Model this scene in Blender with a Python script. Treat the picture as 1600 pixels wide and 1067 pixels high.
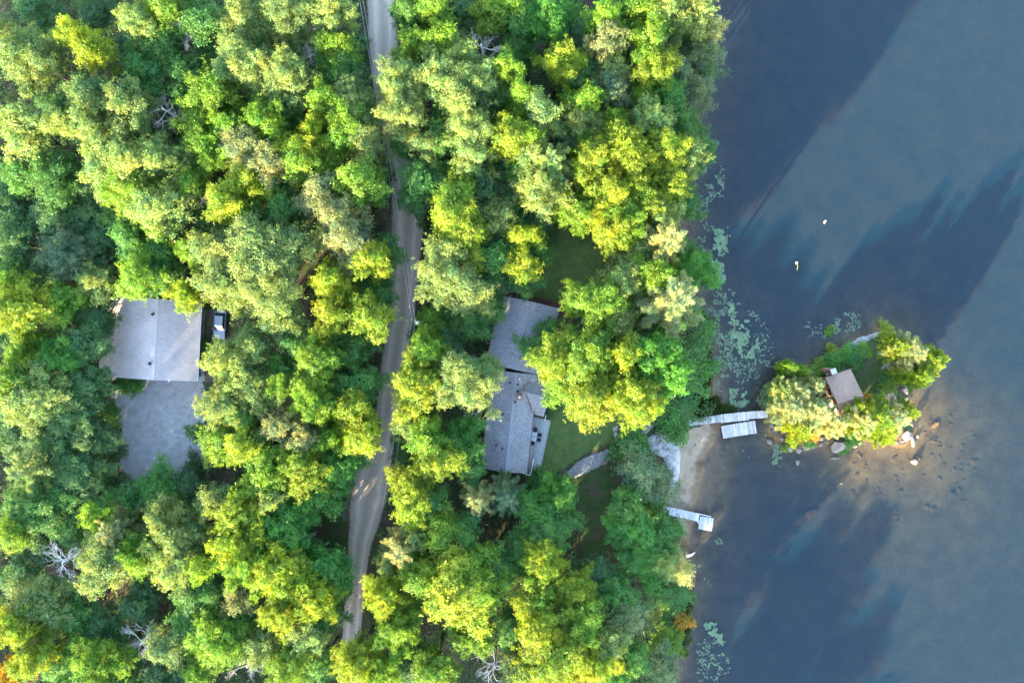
import bpy, bmesh, math, random
import numpy as np
from mathutils import Vector, Matrix

scene = bpy.context.scene
for o in list(bpy.data.objects):
    bpy.data.objects.remove(o)
COL = scene.collection

# ------------------------------------------------------------------ camera
HC = 108.0                       # drone height above the lake
FPX = 24.0 / 36.0 * 1600.0       # focal length in photograph pixels
cam = bpy.data.cameras.new('camera')
cam.lens = 24.0
cam.sensor_width = 36.0
cam.clip_start = 1.0
cam.clip_end = 3000.0
camo = bpy.data.objects.new('camera', cam)
COL.objects.link(camo)
camo.location = (0, 0, HC)
scene.camera = camo

# ------------------------------------------------------------------ world, sun, exposure
SUN_EL = 14.5
SUN_AZ = math.atan2(-0.57, -0.82)            # where the sun stands, seen from above (x, y)
world = bpy.data.worlds.new('World')
scene.world = world
world.use_nodes = True
wn = world.node_tree
bg = wn.nodes['Background']
sky = wn.nodes.new('ShaderNodeTexSky')
sky.sky_type = 'NISHITA'
sky.sun_disc = False
sky.sun_elevation = math.radians(SUN_EL)
sky.sun_rotation = SUN_AZ
wn.links.new(sky.outputs[0], bg.inputs[0])
bg.inputs[1].default_value = 0.15
sun = bpy.data.lights.new('sun', 'SUN')
sun.energy = 4.0
sun.angle = math.radians(0.53)
sun.color = (1.0, 0.81, 0.50)
suno = bpy.data.objects.new('sun', sun)
COL.objects.link(suno)
ce = math.cos(math.radians(SUN_EL))
suno.rotation_euler = Vector((0.57 * ce, 0.82 * ce, -math.sin(math.radians(SUN_EL)))).to_track_quat('-Z', 'Y').to_euler()
suno.location = (-60, -100, 60)
vs = scene.view_settings
vs.view_transform = 'Standard'
vs.look = 'None'
vs.gamma = 1.0
vs.exposure = 3.7
cy = scene.cycles
cy.max_bounces = 7
cy.diffuse_bounces = 4
cy.glossy_bounces = 2
cy.transmission_bounces = 3
cy.transparent_max_bounces = 8
cy.volume_bounces = 0
cy.caustics_reflective = False
cy.caustics_refractive = False
cy.sample_clamp_indirect = 6.0

# ------------------------------------------------------------------ helpers
rng = np.random.default_rng(7)


def W(px, py, z=0.0):
    """ground position (x, y) of photograph pixel px, py at height z"""
    k = (HC - z) / FPX
    return ((px - 800.0) * k, -(py - 533.5) * k)


def PX(x, y, z=0.0):
    k = FPX / (HC - z)
    return (800 + x * k, 533.5 - y * k)


def poly_w(pts, z=0.0):
    return np.array([W(a, b, z) for a, b in pts])


def inside(P, poly):
    x, y = P[:, 0], P[:, 1]
    r = np.zeros(len(P), bool)
    n = len(poly)
    for i in range(n):
        x1, y1 = poly[i]
        x2, y2 = poly[(i + 1) % n]
        c = (y1 > y) != (y2 > y)
        xi = (x2 - x1) * (y - y1) / ((y2 - y1) if y2 != y1 else 1e-9) + x1
        r ^= c & (x < xi)
    return r


def seg_dist(P, poly, closed=True):
    d = np.full(len(P), 1e9)
    n = len(poly)
    for i in range(n if closed else n - 1):
        a = poly[i]
        b = poly[(i + 1) % n]
        ab = b - a
        t = np.clip(((P - a) @ ab) / (ab @ ab + 1e-9), 0, 1)
        q = a + t[:, None] * ab
        d = np.minimum(d, np.hypot(P[:, 0] - q[:, 0], P[:, 1] - q[:, 1]))
    return d


def vnoise(P, scale, seed=0):
    """cheap smooth value noise, -1..1"""
    q = P[:, :2] / scale
    i = np.floor(q).astype(np.int64)
    f = q - i
    f = f * f * (3 - 2 * f)

    def h(a, b):
        n = (a * 374761393 + b * 668265263 + seed * 974634777) & 0x7fffffff
        n = ((n ^ (n >> 13)) * 1274126177) & 0x7fffffff
        return ((n ^ (n >> 16)) & 0xffff) / 32767.5 - 1
    a = h(i[:, 0], i[:, 1]); b = h(i[:, 0] + 1, i[:, 1])
    c = h(i[:, 0], i[:, 1] + 1); d = h(i[:, 0] + 1, i[:, 1] + 1)
    return (a * (1 - f[:, 0]) + b * f[:, 0]) * (1 - f[:, 1]) + (c * (1 - f[:, 0]) + d * f[:, 0]) * f[:, 1]


def np_mesh(name, V, F, smooth=False):
    """V (n,3), F (m,k) with k = 3 or 4"""
    V = np.asarray(V, np.float32)
    F = np.asarray(F, np.int32)
    me = bpy.data.meshes.new(name)
    me.vertices.add(len(V))
    me.vertices.foreach_set('co', V.ravel())
    k = F.shape[1]
    me.loops.add(F.size)
    me.loops.foreach_set('vertex_index', F.ravel())
    me.polygons.add(len(F))
    me.polygons.foreach_set('loop_start', np.arange(0, F.size, k, dtype=np.int32))
    me.polygons.foreach_set('use_smooth', np.full(len(F), smooth))
    me.update(calc_edges=True)
    me.validate()
    return me


def link(name, me, mat=None, parent=None, **props):
    o = bpy.data.objects.new(name, me)
    COL.objects.link(o)
    if mat is not None and me is not None and not me.materials:
        me.materials.append(mat)
    if parent is not None:
        o.parent = parent
    for k, v in props.items():
        o[k] = v
    return o


def empty(name, loc=(0, 0, 0), rz=0.0, **props):
    o = bpy.data.objects.new(name, None)
    COL.objects.link(o)
    o.empty_display_size = 0.3
    o.location = loc
    o.rotation_euler = (0, 0, rz)
    for k, v in props.items():
        o[k] = v
    return o


class MB:
    """collects boxes, tubes and polygons into one mesh"""

    def __init__(s):
        s.v = []
        s.f = []

    def poly(s, pts):
        n = len(s.v)
        s.v += [tuple(p) for p in pts]
        s.f.append(tuple(range(n, n + len(pts))))
        return s

    def hexa(s, b, t):
        """four bottom and four top corners, both counter-clockwise"""
        n = len(s.v)
        s.v += [tuple(p) for p in b] + [tuple(p) for p in t]
        s.f += [(n + 3, n + 2, n + 1, n), (n + 4, n + 5, n + 6, n + 7)]
        for i in range(4):
            j = (i + 1) % 4
            s.f.append((n + i, n + j, n + 4 + j, n + 4 + i))
        return s

    def box(s, c, d, rz=0.0):
        x, y, z = c
        a, b, h = d[0] / 2, d[1] / 2, d[2] / 2
        cs, sn = math.cos(rz), math.sin(rz)
        q = [(x + u * cs - w * sn, y + u * sn + w * cs) for u, w in ((-a, -b), (a, -b), (a, b), (-a, b))]
        return s.hexa([(p[0], p[1], z - h) for p in q], [(p[0], p[1], z + h) for p in q])

    def prism(s, pts, z0, z1):
        n = len(s.v)
        k = len(pts)
        s.v += [(p[0], p[1], z0) for p in pts] + [(p[0], p[1], z1) for p in pts]
        s.f += [tuple(range(n + k - 1, n - 1, -1)), tuple(range(n + k, n + 2 * k))]
        for i in range(k):
            j = (i + 1) % k
            s.f.append((n + i, n + j, n + k + j, n + k + i))
        return s

    def tube(s, pts, rad, sides=6, cap=True):
        pts = [Vector(p) for p in pts]
        if not hasattr(rad, '__len__'):
            rad = [rad] * len(pts)
        n = len(s.v)
        for i, p in enumerate(pts):
            d = (pts[min(i + 1, len(pts) - 1)] - pts[max(i - 1, 0)]).normalized()
            a = d.cross(Vector((0, 0, 1)) if abs(d.z) < 0.9 else Vector((1, 0, 0))).normalized()
            b = d.cross(a)
            for k in range(sides):
                t = 2 * math.pi * k / sides
                s.v.append(tuple(p + (a * math.cos(t) + b * math.sin(t)) * rad[i]))
        for i in range(len(pts) - 1):
            for k in range(sides):
                k2 = (k + 1) % sides
                s.f.append((n + i * sides + k, n + i * sides + k2, n + (i + 1) * sides + k2, n + (i + 1) * sides + k))
        if cap:
            s.f.append(tuple(range(n, n + sides)))
            e = n + (len(pts) - 1) * sides
            s.f.append(tuple(range(e + sides - 1, e - 1, -1)))
        return s

    def mesh(s, name, bevel=0.0, smooth=False):
        me = bpy.data.meshes.new(name)
        me.from_pydata(s.v, [], s.f)
        bm = bmesh.new()
        bm.from_mesh(me)
        bmesh.ops.recalc_face_normals(bm, faces=bm.faces)
        if bevel:
            bmesh.ops.bevel(bm, geom=[e for e in bm.edges], offset=bevel, segments=2, affect='EDGES', profile=0.6)
        bm.to_mesh(me)
        bm.free()
        if smooth:
            for p in me.polygons:
                p.use_smooth = True
        return me

    def build(s, name, mat, parent=None, bevel=0.0, smooth=False, **props):
        return link(name, s.mesh(name, bevel, smooth), mat, parent, **props)


# ------------------------------------------------------------------ materials
class NT:
    def __init__(s, name):
        s.m = bpy.data.materials.new(name)
        s.m.use_nodes = True
        s.t = s.m.node_tree
        s.t.nodes.clear()
        s.out = s.t.nodes.new('ShaderNodeOutputMaterial')

    def n(s, typ, **kw):
        nd = s.t.nodes.new('ShaderNode' + typ)
        for k, v in kw.items():
            if k.startswith('i_'):
                key = k[2:]
                nd.inputs[int(key) if key.isdigit() else key.replace('_', ' ')].default_value = v
            else:
                setattr(nd, k, v)
        return nd

    def l(s, a, b):
        s.t.links.new(a, b)

    def coords(s, scale=(1, 1, 1), kind='Object', rot=(0, 0, 0)):
        c = s.n('TexCoord')
        m = s.n('Mapping')
        m.inputs['Scale'].default_value = scale
        m.inputs['Rotation'].default_value = rot
        s.l(c.outputs[kind], m.inputs[0])
        return m.outputs[0]

    def noise(s, vec, scale, detail=4, rough=0.6):
        nd = s.n('TexNoise')
        nd.inputs['Scale'].default_value = scale
        nd.inputs['Detail'].default_value = detail
        nd.inputs['Roughness'].default_value = rough
        s.l(vec, nd.inputs['Vector'])
        return nd.outputs[0]

    def ramp(s, fac, stops, interp='LINEAR'):
        r = s.n('ValToRGB')
        r.color_ramp.interpolation = interp
        e = r.color_ramp.elements
        while len(e) < len(stops):
            e.new(0.5)
        for el, (p, c) in zip(e, stops):
            el.position = p
            el.color = (c[0], c[1], c[2], 1) if hasattr(c, '__len__') else (c, c, c, 1)
        s.l(fac, r.inputs[0])
        return r.outputs[0]

    def mix(s, fac, a, b, mode='MIX'):
        m = s.n('Mix', data_type='RGBA', blend_type=mode)
        for sock, v in ((m.inputs[0], fac), (m.inputs[6], a), (m.inputs[7], b)):
            if isinstance(v, (int, float)):
                sock.default_value = v
            elif isinstance(v, tuple):
                sock.default_value = (v[0], v[1], v[2], 1)
            else:
                s.l(v, sock)
        return m.outputs[2]

    def math(s, op, a, b=0.0, clamp=False):
        m = s.n('Math', operation=op, use_clamp=clamp)
        for sock, v in ((m.inputs[0], a), (m.inputs[1], b)):
            if isinstance(v, (int, float)):
                sock.default_value = v
            else:
                s.l(v, sock)
        return m.outputs[0]

    def bump(s, h, strength=0.4, dist=0.05):
        b = s.n('Bump')
        b.inputs['Strength'].default_value = strength
        b.inputs['Distance'].default_value = dist
        s.l(h, b.inputs['Height'])
        return b.outputs[0]

    def principled(s, col, rough=0.8, normal=None, spec=0.3, metallic=0.0):
        p = s.n('BsdfPrincipled')
        if isinstance(col, tuple):
            p.inputs['Base Color'].default_value = (col[0], col[1], col[2], 1)
        else:
            s.l(col, p.inputs['Base Color'])
        if isinstance(rough, (int, float)):
            p.inputs['Roughness'].default_value = rough
        else:
            s.l(rough, p.inputs['Roughness'])
        p.inputs['Specular IOR Level'].default_value = spec
        p.inputs['Metallic'].default_value = metallic
        if normal is not None:
            s.l(normal, p.inputs['Normal'])
        s.l(p.outputs[0], s.out.inputs[0])
        return p


def simple(name, col, rough=0.7, var=0.25, scale=3.0, bump=0.2, metallic=0.0, spec=0.3, sc=(1, 1, 1), dist=0.03):
    t = NT(name)
    v = t.coords(sc)
    a = t.noise(v, scale, 6, 0.65)
    c = t.ramp(a, [(0.3, tuple(x * (1 - var) for x in col)), (0.7, tuple(min(1, x * (1 + var)) for x in col))])
    nrm = t.bump(t.noise(v, scale * 4, 5), bump, dist) if bump else None
    t.principled(c, rough, nrm, spec, metallic)
    return t.m


M = {}


def leaf_material(name, trans=0.48, tr_tint=(1.25, 1.12, 0.35), hue=0.35):
    """leaf colour comes from the tree's own object colour, varied from tuft to tuft"""
    t = NT(name)
    oi = t.n('ObjectInfo')
    at = t.n('Attribute', attribute_name='tuft')
    v = t.ramp(at.outputs['Fac'], [(0.0, (0.60, 0.74, 0.80)), (0.5, (1, 1, 1)), (1.0, (1.45, 1.25, 0.95))])
    # patches of greener and yellower leaves within one crown
    tc = t.n('TexCoord')
    of = t.n('VectorMath', operation='ADD')
    t.l(tc.outputs['Object'], of.inputs[0])
    sc = t.n('VectorMath', operation='SCALE')
    sc.inputs[0].default_value = (37.0, 91.0, 53.0)
    t.l(oi.outputs['Random'], sc.inputs['Scale'])
    t.l(sc.outputs[0], of.inputs[1])
    pn = t.noise(of.outputs[0], 0.42, 3, 0.6)
    patch = t.ramp(pn, [(0.30, (0.62, 0.92, 1.25)), (0.52, (1, 1, 1)), (0.72, (1.22, 1.04, 0.9))])
    col = t.mix(1.0, t.mix(1.0, oi.outputs['Color'], patch, 'MULTIPLY'), v, 'MULTIPLY')
    d = t.n('BsdfDiffuse')
    t.l(col, d.inputs[0])
    tr = t.n('BsdfTranslucent')
    c2 = t.mix(1.0, col, tr_tint, 'MULTIPLY')
    t.l(c2, tr.inputs[0])
    g = t.n('BsdfGlossy')
    g.inputs['Roughness'].default_value = 0.45
    g.inputs[0].default_value = (0.9, 0.9, 0.9, 1)
    m1 = t.n('MixShader')
    m1.inputs[0].default_value = trans
    t.l(d.outputs[0], m1.inputs[1])
    t.l(tr.outputs[0], m1.inputs[2])
    m2 = t.n('MixShader')
    m2.inputs[0].default_value = 0.025
    t.l(m1.outputs[0], m2.inputs[1])
    t.l(g.outputs[0], m2.inputs[2])
    t.l(m2.outputs[0], t.out.inputs[0])
    return t.m


M['leaf'] = leaf_material('broad_leaves')
M['needle'] = leaf_material('needles', 0.42, (1.15, 1.1, 0.5))
M['bark'] = simple('bark', (0.11, 0.085, 0.065), 0.9, 0.4, 2.0, 0.6, sc=(3, 3, 0.6))
M['dead'] = simple('dead_wood', (0.58, 0.51, 0.45), 0.85, 0.2, 4.0, 0.4)


def ground_material():
    t = NT('forest_floor')
    v = t.coords()
    n1 = t.noise(v, 0.35, 6, 0.65)
    n2 = t.noise(v, 3.5, 6, 0.7)
    litter = t.ramp(n2, [(0.25, (0.025, 0.018, 0.014)), (0.55, (0.07, 0.05, 0.038)), (0.8, (0.14, 0.10, 0.075))])
    moss = t.ramp(n2, [(0.25, (0.018, 0.03, 0.012)), (0.8, (0.055, 0.085, 0.03))])
    f = t.ramp(n1, [(0.42, 0.0), (0.58, 1.0)])
    land = t.mix(f, litter, moss)
    # below the waterline: brown sand and silt with darker weed
    bed = t.ramp(n1, [(0.3, (0.08, 0.052, 0.026)), (0.5, (0.14, 0.092, 0.047)), (0.7, (0.195, 0.131, 0.067))])
    b2 = t.ramp(n2, [(0.3, 0.65), (0.7, 1.15)])
    silt = t.ramp(n1, [(0.3, (0.066, 0.041, 0.021)), (0.5, (0.086, 0.054, 0.027)), (0.7, (0.108, 0.068, 0.034))])
    g = t.n('NewGeometry')
    sp = t.n('SeparateXYZ')
    t.l(g.outputs['Position'], sp.inputs[0])
    dw = t.n('MapRange')                    # sand in the shallows, dark silt further out
    dw.inputs[1].default_value = -0.95
    dw.inputs[2].default_value = -0.2
    t.l(t.math('ADD', sp.outputs[2], t.math('MULTIPLY', t.math('SUBTRACT', t.noise(v, 0.22, 5), 0.5), 0.5)), dw.inputs[0])
    bed = t.mix(dw.outputs[0], silt, bed)
    bed = t.mix(1.0, bed, b2, 'MULTIPLY')
    w = t.n('MapRange')
    w.inputs[1].default_value = 0.03
    w.inputs[2].default_value = 0.18
    t.l(sp.outputs[2], w.inputs[0])
    col = t.mix(w.outputs[0], bed, land)
    t.principled(col, 0.95, t.bump(t.noise(v, 6, 6, 0.7), 0.7, 0.08), 0.1)
    return t.m


def grass_material(name, c0, c1, dirt=(0.10, 0.075, 0.045), amt=0.62):
    t = NT(name)
    v = t.coords()
    n = t.noise(v, 6.0, 7, 0.75)
    c = t.ramp(n, [(0.3, c0), (0.7, c1)])
    c = t.mix(1.0, c, t.ramp(t.noise(v, 0.9, 6, 0.7), [(0.28, (0.66, 0.72, 0.70)), (0.5, (1, 1, 1)), (0.74, (1.45, 1.25, 1.1))]), 'MULTIPLY')
    f = t.ramp(t.noise(v, 0.45, 5, 0.6), [(amt - 0.06, 0.0), (amt + 0.08, 1.0)])
    c = t.mix(f, c, dirt)
    t.principled(c, 0.95, t.bump(t.noise(v, 14, 5, 0.8), 0.9, 0.06), 0.1)
    return t.m


def gravel_material(name, stops, fine=9.0, dirt=None, dscale=0.25, wet=False):
    t = NT(name)
    v = t.coords()
    n = t.noise(v, 1.1, 8, 0.75)
    c = t.ramp(n, stops)
    sp = t.ramp(t.noise(v, fine * 2.2, 3, 0.7), [(0.3, 0.72), (0.72, 1.25)])
    c = t.mix(1.0, c, sp, 'MULTIPLY')
    if dirt:
        f = t.ramp(t.noise(v, dscale, 5, 0.6), [(0.48, 0.0), (0.62, 1.0)])
        c = t.mix(f, c, dirt)
    if wet:                                 # the sand stays dark as far as the ripples wash
        g = t.n('NewGeometry')
        sp = t.n('SeparateXYZ')
        t.l(g.outputs['Position'], sp.inputs[0])
        zz = t.math('ADD', sp.outputs[2], t.math('MULTIPLY', t.math('SUBTRACT', t.noise(v, 0.8, 5), 0.5), 0.12))
        c = t.mix(1.0, c, t.ramp(t.math('ADD', zz, 0.5), [(0.48, (0.52, 0.46, 0.40)), (0.54, (0.66, 0.60, 0.54)), (0.59, (1, 1, 1))]), 'MULTIPLY')
    t.principled(c, 0.95, t.bump(t.noise(v, fine, 6, 0.8), 0.6, 0.04), 0.15)
    return t.m


def road_material():
    """packed gravel: paler wheel tracks, loose darker gravel between them; u runs across the road"""
    t = NT('packed_gravel_road')
    uv = t.n('UVMap')
    sp = t.n('SeparateXYZ')
    t.l(uv.outputs[0], sp.inputs[0])
    v = t.coords()
    wob = t.math('MULTIPLY', t.math('SUBTRACT', t.noise(v, 0.35, 4), 0.5), 0.16)
    u = t.math('ADD', sp.outputs[0], wob)
    tr = t.ramp(u, [(0.0, 0.1), (0.16, 0.25), (0.27, 0.95), (0.36, 0.35), (0.5, 0.1), (0.6, 0.4), (0.73, 1.0), (0.84, 0.3), (1.0, 0.05)])
    n = t.noise(v, 0.9, 8, 0.75)
    f = t.math('MULTIPLY', tr, t.math('ADD', n, 0.25), True)
    c = t.mix(f, (0.255, 0.208, 0.165), (0.49, 0.415, 0.34))
    s2 = t.ramp(t.noise(v, 14, 3, 0.7), [(0.3, 0.78), (0.72, 1.22)])
    c = t.mix(1.0, c, s2, 'MULTIPLY')
    edge = t.math('ABSOLUTE', t.math('SUBTRACT', u, 0.5))
    e = t.ramp(t.math('ADD', edge, t.math('MULTIPLY', t.math('SUBTRACT', t.noise(v, 2.2, 5), 0.5), 0.14)), [(0.43, 0.0), (0.5, 1.0)])
    c = t.mix(e, c, (0.075, 0.06, 0.045))
    t.principled(c, 0.95, t.bump(t.noise(v, 10, 6, 0.8), 0.5, 0.03), 0.12)
    return t.m


def rock_material(name, a, b, stain):
    t = NT(name)
    v = t.coords()
    n = t.noise(v, 0.9, 8, 0.7)
    c = t.ramp(n, [(0.3, a), (0.65, b)])
    f = t.ramp(t.noise(v, 2.3, 8, 0.75), [(0.5, 0.0), (0.66, 1.0)])
    c = t.mix(f, c, stain)
    vo = t.n('TexVoronoi', feature='DISTANCE_TO_EDGE')
    vo.inputs['Scale'].default_value = 0.55
    wv = t.mix(0.25, v, t.n('TexNoise').outputs[1])
    t.l(wv, vo.inputs['Vector'])
    cr = t.ramp(vo.outputs[0], [(0.0, 0.25), (0.03, 1.0)])
    c = t.mix(0.55, c, t.mix(1.0, c, cr, 'MULTIPLY'))
    t.principled(c, 0.9, t.bump(t.noise(v, 4, 8, 0.75), 0.8, 0.12), 0.2)
    return t.m


def shingle_material(name, a, b, c3, axis_rot, streak=None):
    """asphalt shingles: granule speckle, tabs and courses as colour and fine relief"""
    t = NT(name)
    v = t.coords(rot=(0, 0, -axis_rot))
    br = t.n('TexBrick')
    br.inputs['Scale'].default_value = 1.0
    br.inputs['Mortar Size'].default_value = 0.012
    br.inputs['Brick Width'].default_value = 0.45
    br.inputs['Row Height'].default_value = 0.20
    br.inputs[1].default_value = (a[0], a[1], a[2], 1)
    br.inputs[2].default_value = (b[0], b[1], b[2], 1)
    br.inputs[3].default_value = (a[0] * 0.5, a[1] * 0.5, a[2] * 0.5, 1)
    t.l(v, br.inputs[0])
    n = t.noise(v, 7, 6, 0.8)
    c = t.mix(t.ramp(n, [(0.42, 0.0), (0.66, 1.0)]), br.outputs[0], c3)
    big = t.ramp(t.noise(v, 0.35, 4, 0.6), [(0.3, 0.86), (0.7, 1.12)])
    c = t.mix(1.0, c, big, 'MULTIPLY')
    if streak:
        f = t.ramp(t.noise(v, 1.4, 8, 0.8), [(0.50, 0.0), (0.62, 1.0)])
        g = t.ramp(t.noise(v, 0.22, 3, 0.5), [(0.48, 0.0), (0.60, 0.85)])
        c = t.mix(t.math('MULTIPLY', f, g), c, streak)
    t.principled(c, 0.92, t.bump(br.outputs[1], 0.35, -0.01), 0.2)
    return t.m


def wood_material(name, a, b, rough=0.8):
    t = NT(name)
    oi = t.n('ObjectInfo')
    v = t.coords((1, 1, 1))
    n = t.noise(v, 2.5, 6, 0.7)
    c = t.ramp(n, [(0.3, a), (0.7, b)])
    k = t.ramp(oi.outputs['Random'], [(0.0, 0.72), (1.0, 1.18)])
    c = t.mix(1.0, c, k, 'MULTIPLY')
    t.principled(c, rough, t.bump(t.noise(v, 12, 4), 0.3, 0.01), 0.25)
    return t.m


def water_material():
    t = NT('lake_water')
    g = t.n('NewGeometry')
    mp = t.n('Mapping')
    mp.inputs['Rotation'].default_value = (0, 0, 0.35)
    mp.inputs['Scale'].default_value = (0.55, 1.8, 1)
    t.l(g.outputs['Position'], mp.inputs[0])
    w1 = t.noise(mp.outputs[0], 1.1, 3, 0.55)
    w2 = t.noise(g.outputs['Position'], 0.12, 3, 0.5)
    h = t.math('ADD', t.math('MULTIPLY', w1, 0.5), t.math('MULTIPLY', w2, 0.6))
    nrm = t.bump(h, 0.7, 0.2)
    diff = t.n('BsdfDiffuse')
    diff.inputs[0].default_value = (0.001, 0.023, 0.047, 1)
    t.l(nrm, diff.inputs['Normal'])
    # the deeper the water, the more of it is its own murk and the less of the bed shows
    dp = t.n('Attribute', attribute_name='depth')
    murk = t.math('SUBTRACT', 1.0, t.math('POWER', 2.718, t.math('MULTIPLY', dp.outputs['Fac'], -3.4)))
    tr = t.n('BsdfTransparent')
    t.l(t.mix(murk, (0.97, 0.97, 0.96), (0.76, 0.84, 0.82)), tr.inputs[0])
    m1 = t.n('MixShader')
    t.l(t.math('MULTIPLY', murk, 0.52), m1.inputs[0])
    t.l(tr.outputs[0], m1.inputs[1])
    t.l(diff.outputs[0], m1.inputs[2])
    gl = t.n('BsdfGlossy')
    gl.inputs['Roughness'].default_value = 0.06
    t.l(nrm, gl.inputs['Normal'])
    # Schlick reflectance of water, the same from above and below
    dt = t.n('VectorMath', operation='DOT_PRODUCT')
    t.l(g.outputs['Incoming'], dt.inputs[0])
    t.l(nrm, dt.inputs[1])
    c5 = t.math('POWER', t.math('SUBTRACT', 1.0, t.math('ABSOLUTE', dt.outputs['Value']), True), 5.0)
    fres = t.math('ADD', t.math('MULTIPLY', c5, 0.98), 0.02)
    m2 = t.n('MixShader')
    t.l(fres, m2.inputs[0])
    t.l(m1.outputs[0], m2.inputs[1])
    t.l(gl.outputs[0], m2.inputs[2])
    t.l(m2.outputs[0], t.out.inputs[0])
    return t.m


M['ground'] = ground_material()
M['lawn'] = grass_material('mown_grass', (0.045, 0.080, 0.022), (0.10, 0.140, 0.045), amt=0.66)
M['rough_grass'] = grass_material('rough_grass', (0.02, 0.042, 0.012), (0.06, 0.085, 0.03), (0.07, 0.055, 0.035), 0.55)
M['gravel'] = gravel_material('pale_gravel', [(0.25, (0.17, 0.165, 0.16)), (0.5, (0.27, 0.265, 0.26)), (0.75, (0.36, 0.36, 0.36))])
M['dirt'] = gravel_material('bare_dirt', [(0.25, (0.07, 0.055, 0.04)), (0.5, (0.11, 0.09, 0.07)), (0.75, (0.16, 0.14, 0.115))], dirt=(0.05, 0.06, 0.028))
M['sand'] = gravel_material('beach_sand', [(0.25, (0.19, 0.142, 0.098)), (0.5, (0.26, 0.198, 0.14)), (0.75, (0.33, 0.258, 0.185))], 7.0, (0.14, 0.105, 0.075), wet=True)
M['road'] = road_material()
M['granite'] = rock_material('granite', (0.15, 0.145, 0.145), (0.28, 0.27, 0.265), (0.10, 0.095, 0.09))
M['granite_pale'] = rock_material('pale_granite', (0.25, 0.245, 0.245), (0.40, 0.385, 0.38), (0.17, 0.155, 0.15))
M['boulder'] = rock_material('sun_dimmed_granite', (0.085, 0.082, 0.08), (0.17, 0.165, 0.16), (0.06, 0.058, 0.055))  # granite copy darkened for boulders in full sun, so they do not wash out
M['boulder_pale'] = rock_material('sun_dimmed_pale_granite', (0.10, 0.095, 0.09), (0.185, 0.175, 0.165), (0.09, 0.082, 0.078))  # pale granite darkened the same way for full sun
M['granite_pink'] = rock_material('pink_granite', (0.14, 0.10, 0.085), (0.23, 0.17, 0.145), (0.09, 0.07, 0.062))
M['stone_wet'] = rock_material('submerged_stone', (0.06, 0.038, 0.02), (0.17, 0.10, 0.048), (0.04, 0.03, 0.02))
M['roof_taupe'] = shingle_material('taupe_shingles', (0.25, 0.232, 0.238), (0.30, 0.28, 0.285), (0.37, 0.345, 0.345), 0.0)
M['roof_blue'] = shingle_material('slate_grey_shingles', (0.095, 0.102, 0.12), (0.14, 0.148, 0.17), (0.33, 0.33, 0.345), 0.2, (0.34, 0.26, 0.20))
M['roof_brown'] = shingle_material('brown_shingles', (0.22, 0.142, 0.105), (0.265, 0.175, 0.135), (0.32, 0.225, 0.18), 0.3)
M['ridge'] = simple('ridge_cap', (0.30, 0.28, 0.285), 0.9, 0.12, 6)
M['ridge_blue'] = simple('ridge_cap_slate', (0.17, 0.18, 0.20), 0.9, 0.15, 6)
M['siding'] = simple('brown_siding', (0.12, 0.075, 0.05), 0.75, 0.25, 2.0, 0.4, sc=(1, 1, 6))
M['siding_grey'] = simple('grey_siding', (0.30, 0.30, 0.29), 0.75, 0.12, 2.0, 0.3, sc=(1, 1, 6))
M['trim'] = simple('white_trim', (0.72, 0.72, 0.70), 0.6, 0.06, 3, 0.05)
M['glass'] = simple('window_glass', (0.03, 0.035, 0.04), 0.08, 0.1, 1, 0.0, spec=0.6)
M['deck'] = wood_material('grey_deck_board', (0.24, 0.25, 0.26), (0.33, 0.34, 0.345))
M['deck_brown'] = wood_material('red_brown_deck_board', (0.085, 0.04, 0.03), (0.13, 0.06, 0.045))
M['plank'] = wood_material('weathered_plank', (0.27, 0.265, 0.26), (0.44, 0.43, 0.42))
M['plank_white'] = wood_material('white_painted_plank', (0.33, 0.34, 0.35), (0.42, 0.43, 0.44))
M['metal_dark'] = simple('dark_metal', (0.03, 0.032, 0.036), 0.45, 0.2, 5, 0.1, metallic=0.4)
M['metal'] = simple('galvanised_metal', (0.50, 0.51, 0.52), 0.4, 0.1, 5, 0.05, metallic=0.7)
M['brick'] = simple('chimney_brick', (0.20, 0.10, 0.075), 0.9, 0.3, 6, 0.5)
M['rust'] = simple('rusty_flashing', (0.17, 0.075, 0.055), 0.85, 0.3, 5, 0.2)
M['pole'] = simple('creosote_pole', (0.13, 0.10, 0.08), 0.9, 0.25, 2, 0.3, sc=(3, 3, 0.5))
M['white'] = simple('white_plastic', (0.55, 0.55, 0.55), 0.4, 0.04, 4, 0.0)
M['wire'] = simple('aluminium_wire', (0.40, 0.39, 0.38), 0.5, 0.1, 2, 0.0, metallic=0.2)
M['car_paint'] = simple('silver_blue_paint', (0.15, 0.18, 0.23), 0.4, 0.04, 1, 0.0, metallic=0.35, spec=0.6)
M['rubber'] = simple('black_rubber', (0.02, 0.02, 0.02), 0.85, 0.1, 5, 0.0)
M['glass_table'] = simple('frosted_table_glass', (0.33, 0.37, 0.40), 0.15, 0.05, 2, 0.0, spec=0.5)
M['cushion'] = simple('charcoal_sling', (0.025, 0.028, 0.032), 0.9, 0.15, 6, 0.1)
M['pad'] = simple('lily_pad', (0.070, 0.108, 0.060), 0.5, 0.4, 0.8, 0.0, spec=0.4)
M['scum'] = simple('floating_leaf_mat', (0.080, 0.135, 0.070), 0.6, 0.35, 0.9, 0.0, spec=0.3)
M['yellow'] = simple('yellow_rope', (0.55, 0.38, 0.05), 0.7, 0.1, 5, 0.0)
M['water'] = water_material()
M['concrete'] = simple('concrete_slab', (0.36, 0.36, 0.35), 0.9, 0.15, 2.5, 0.2)

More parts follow.
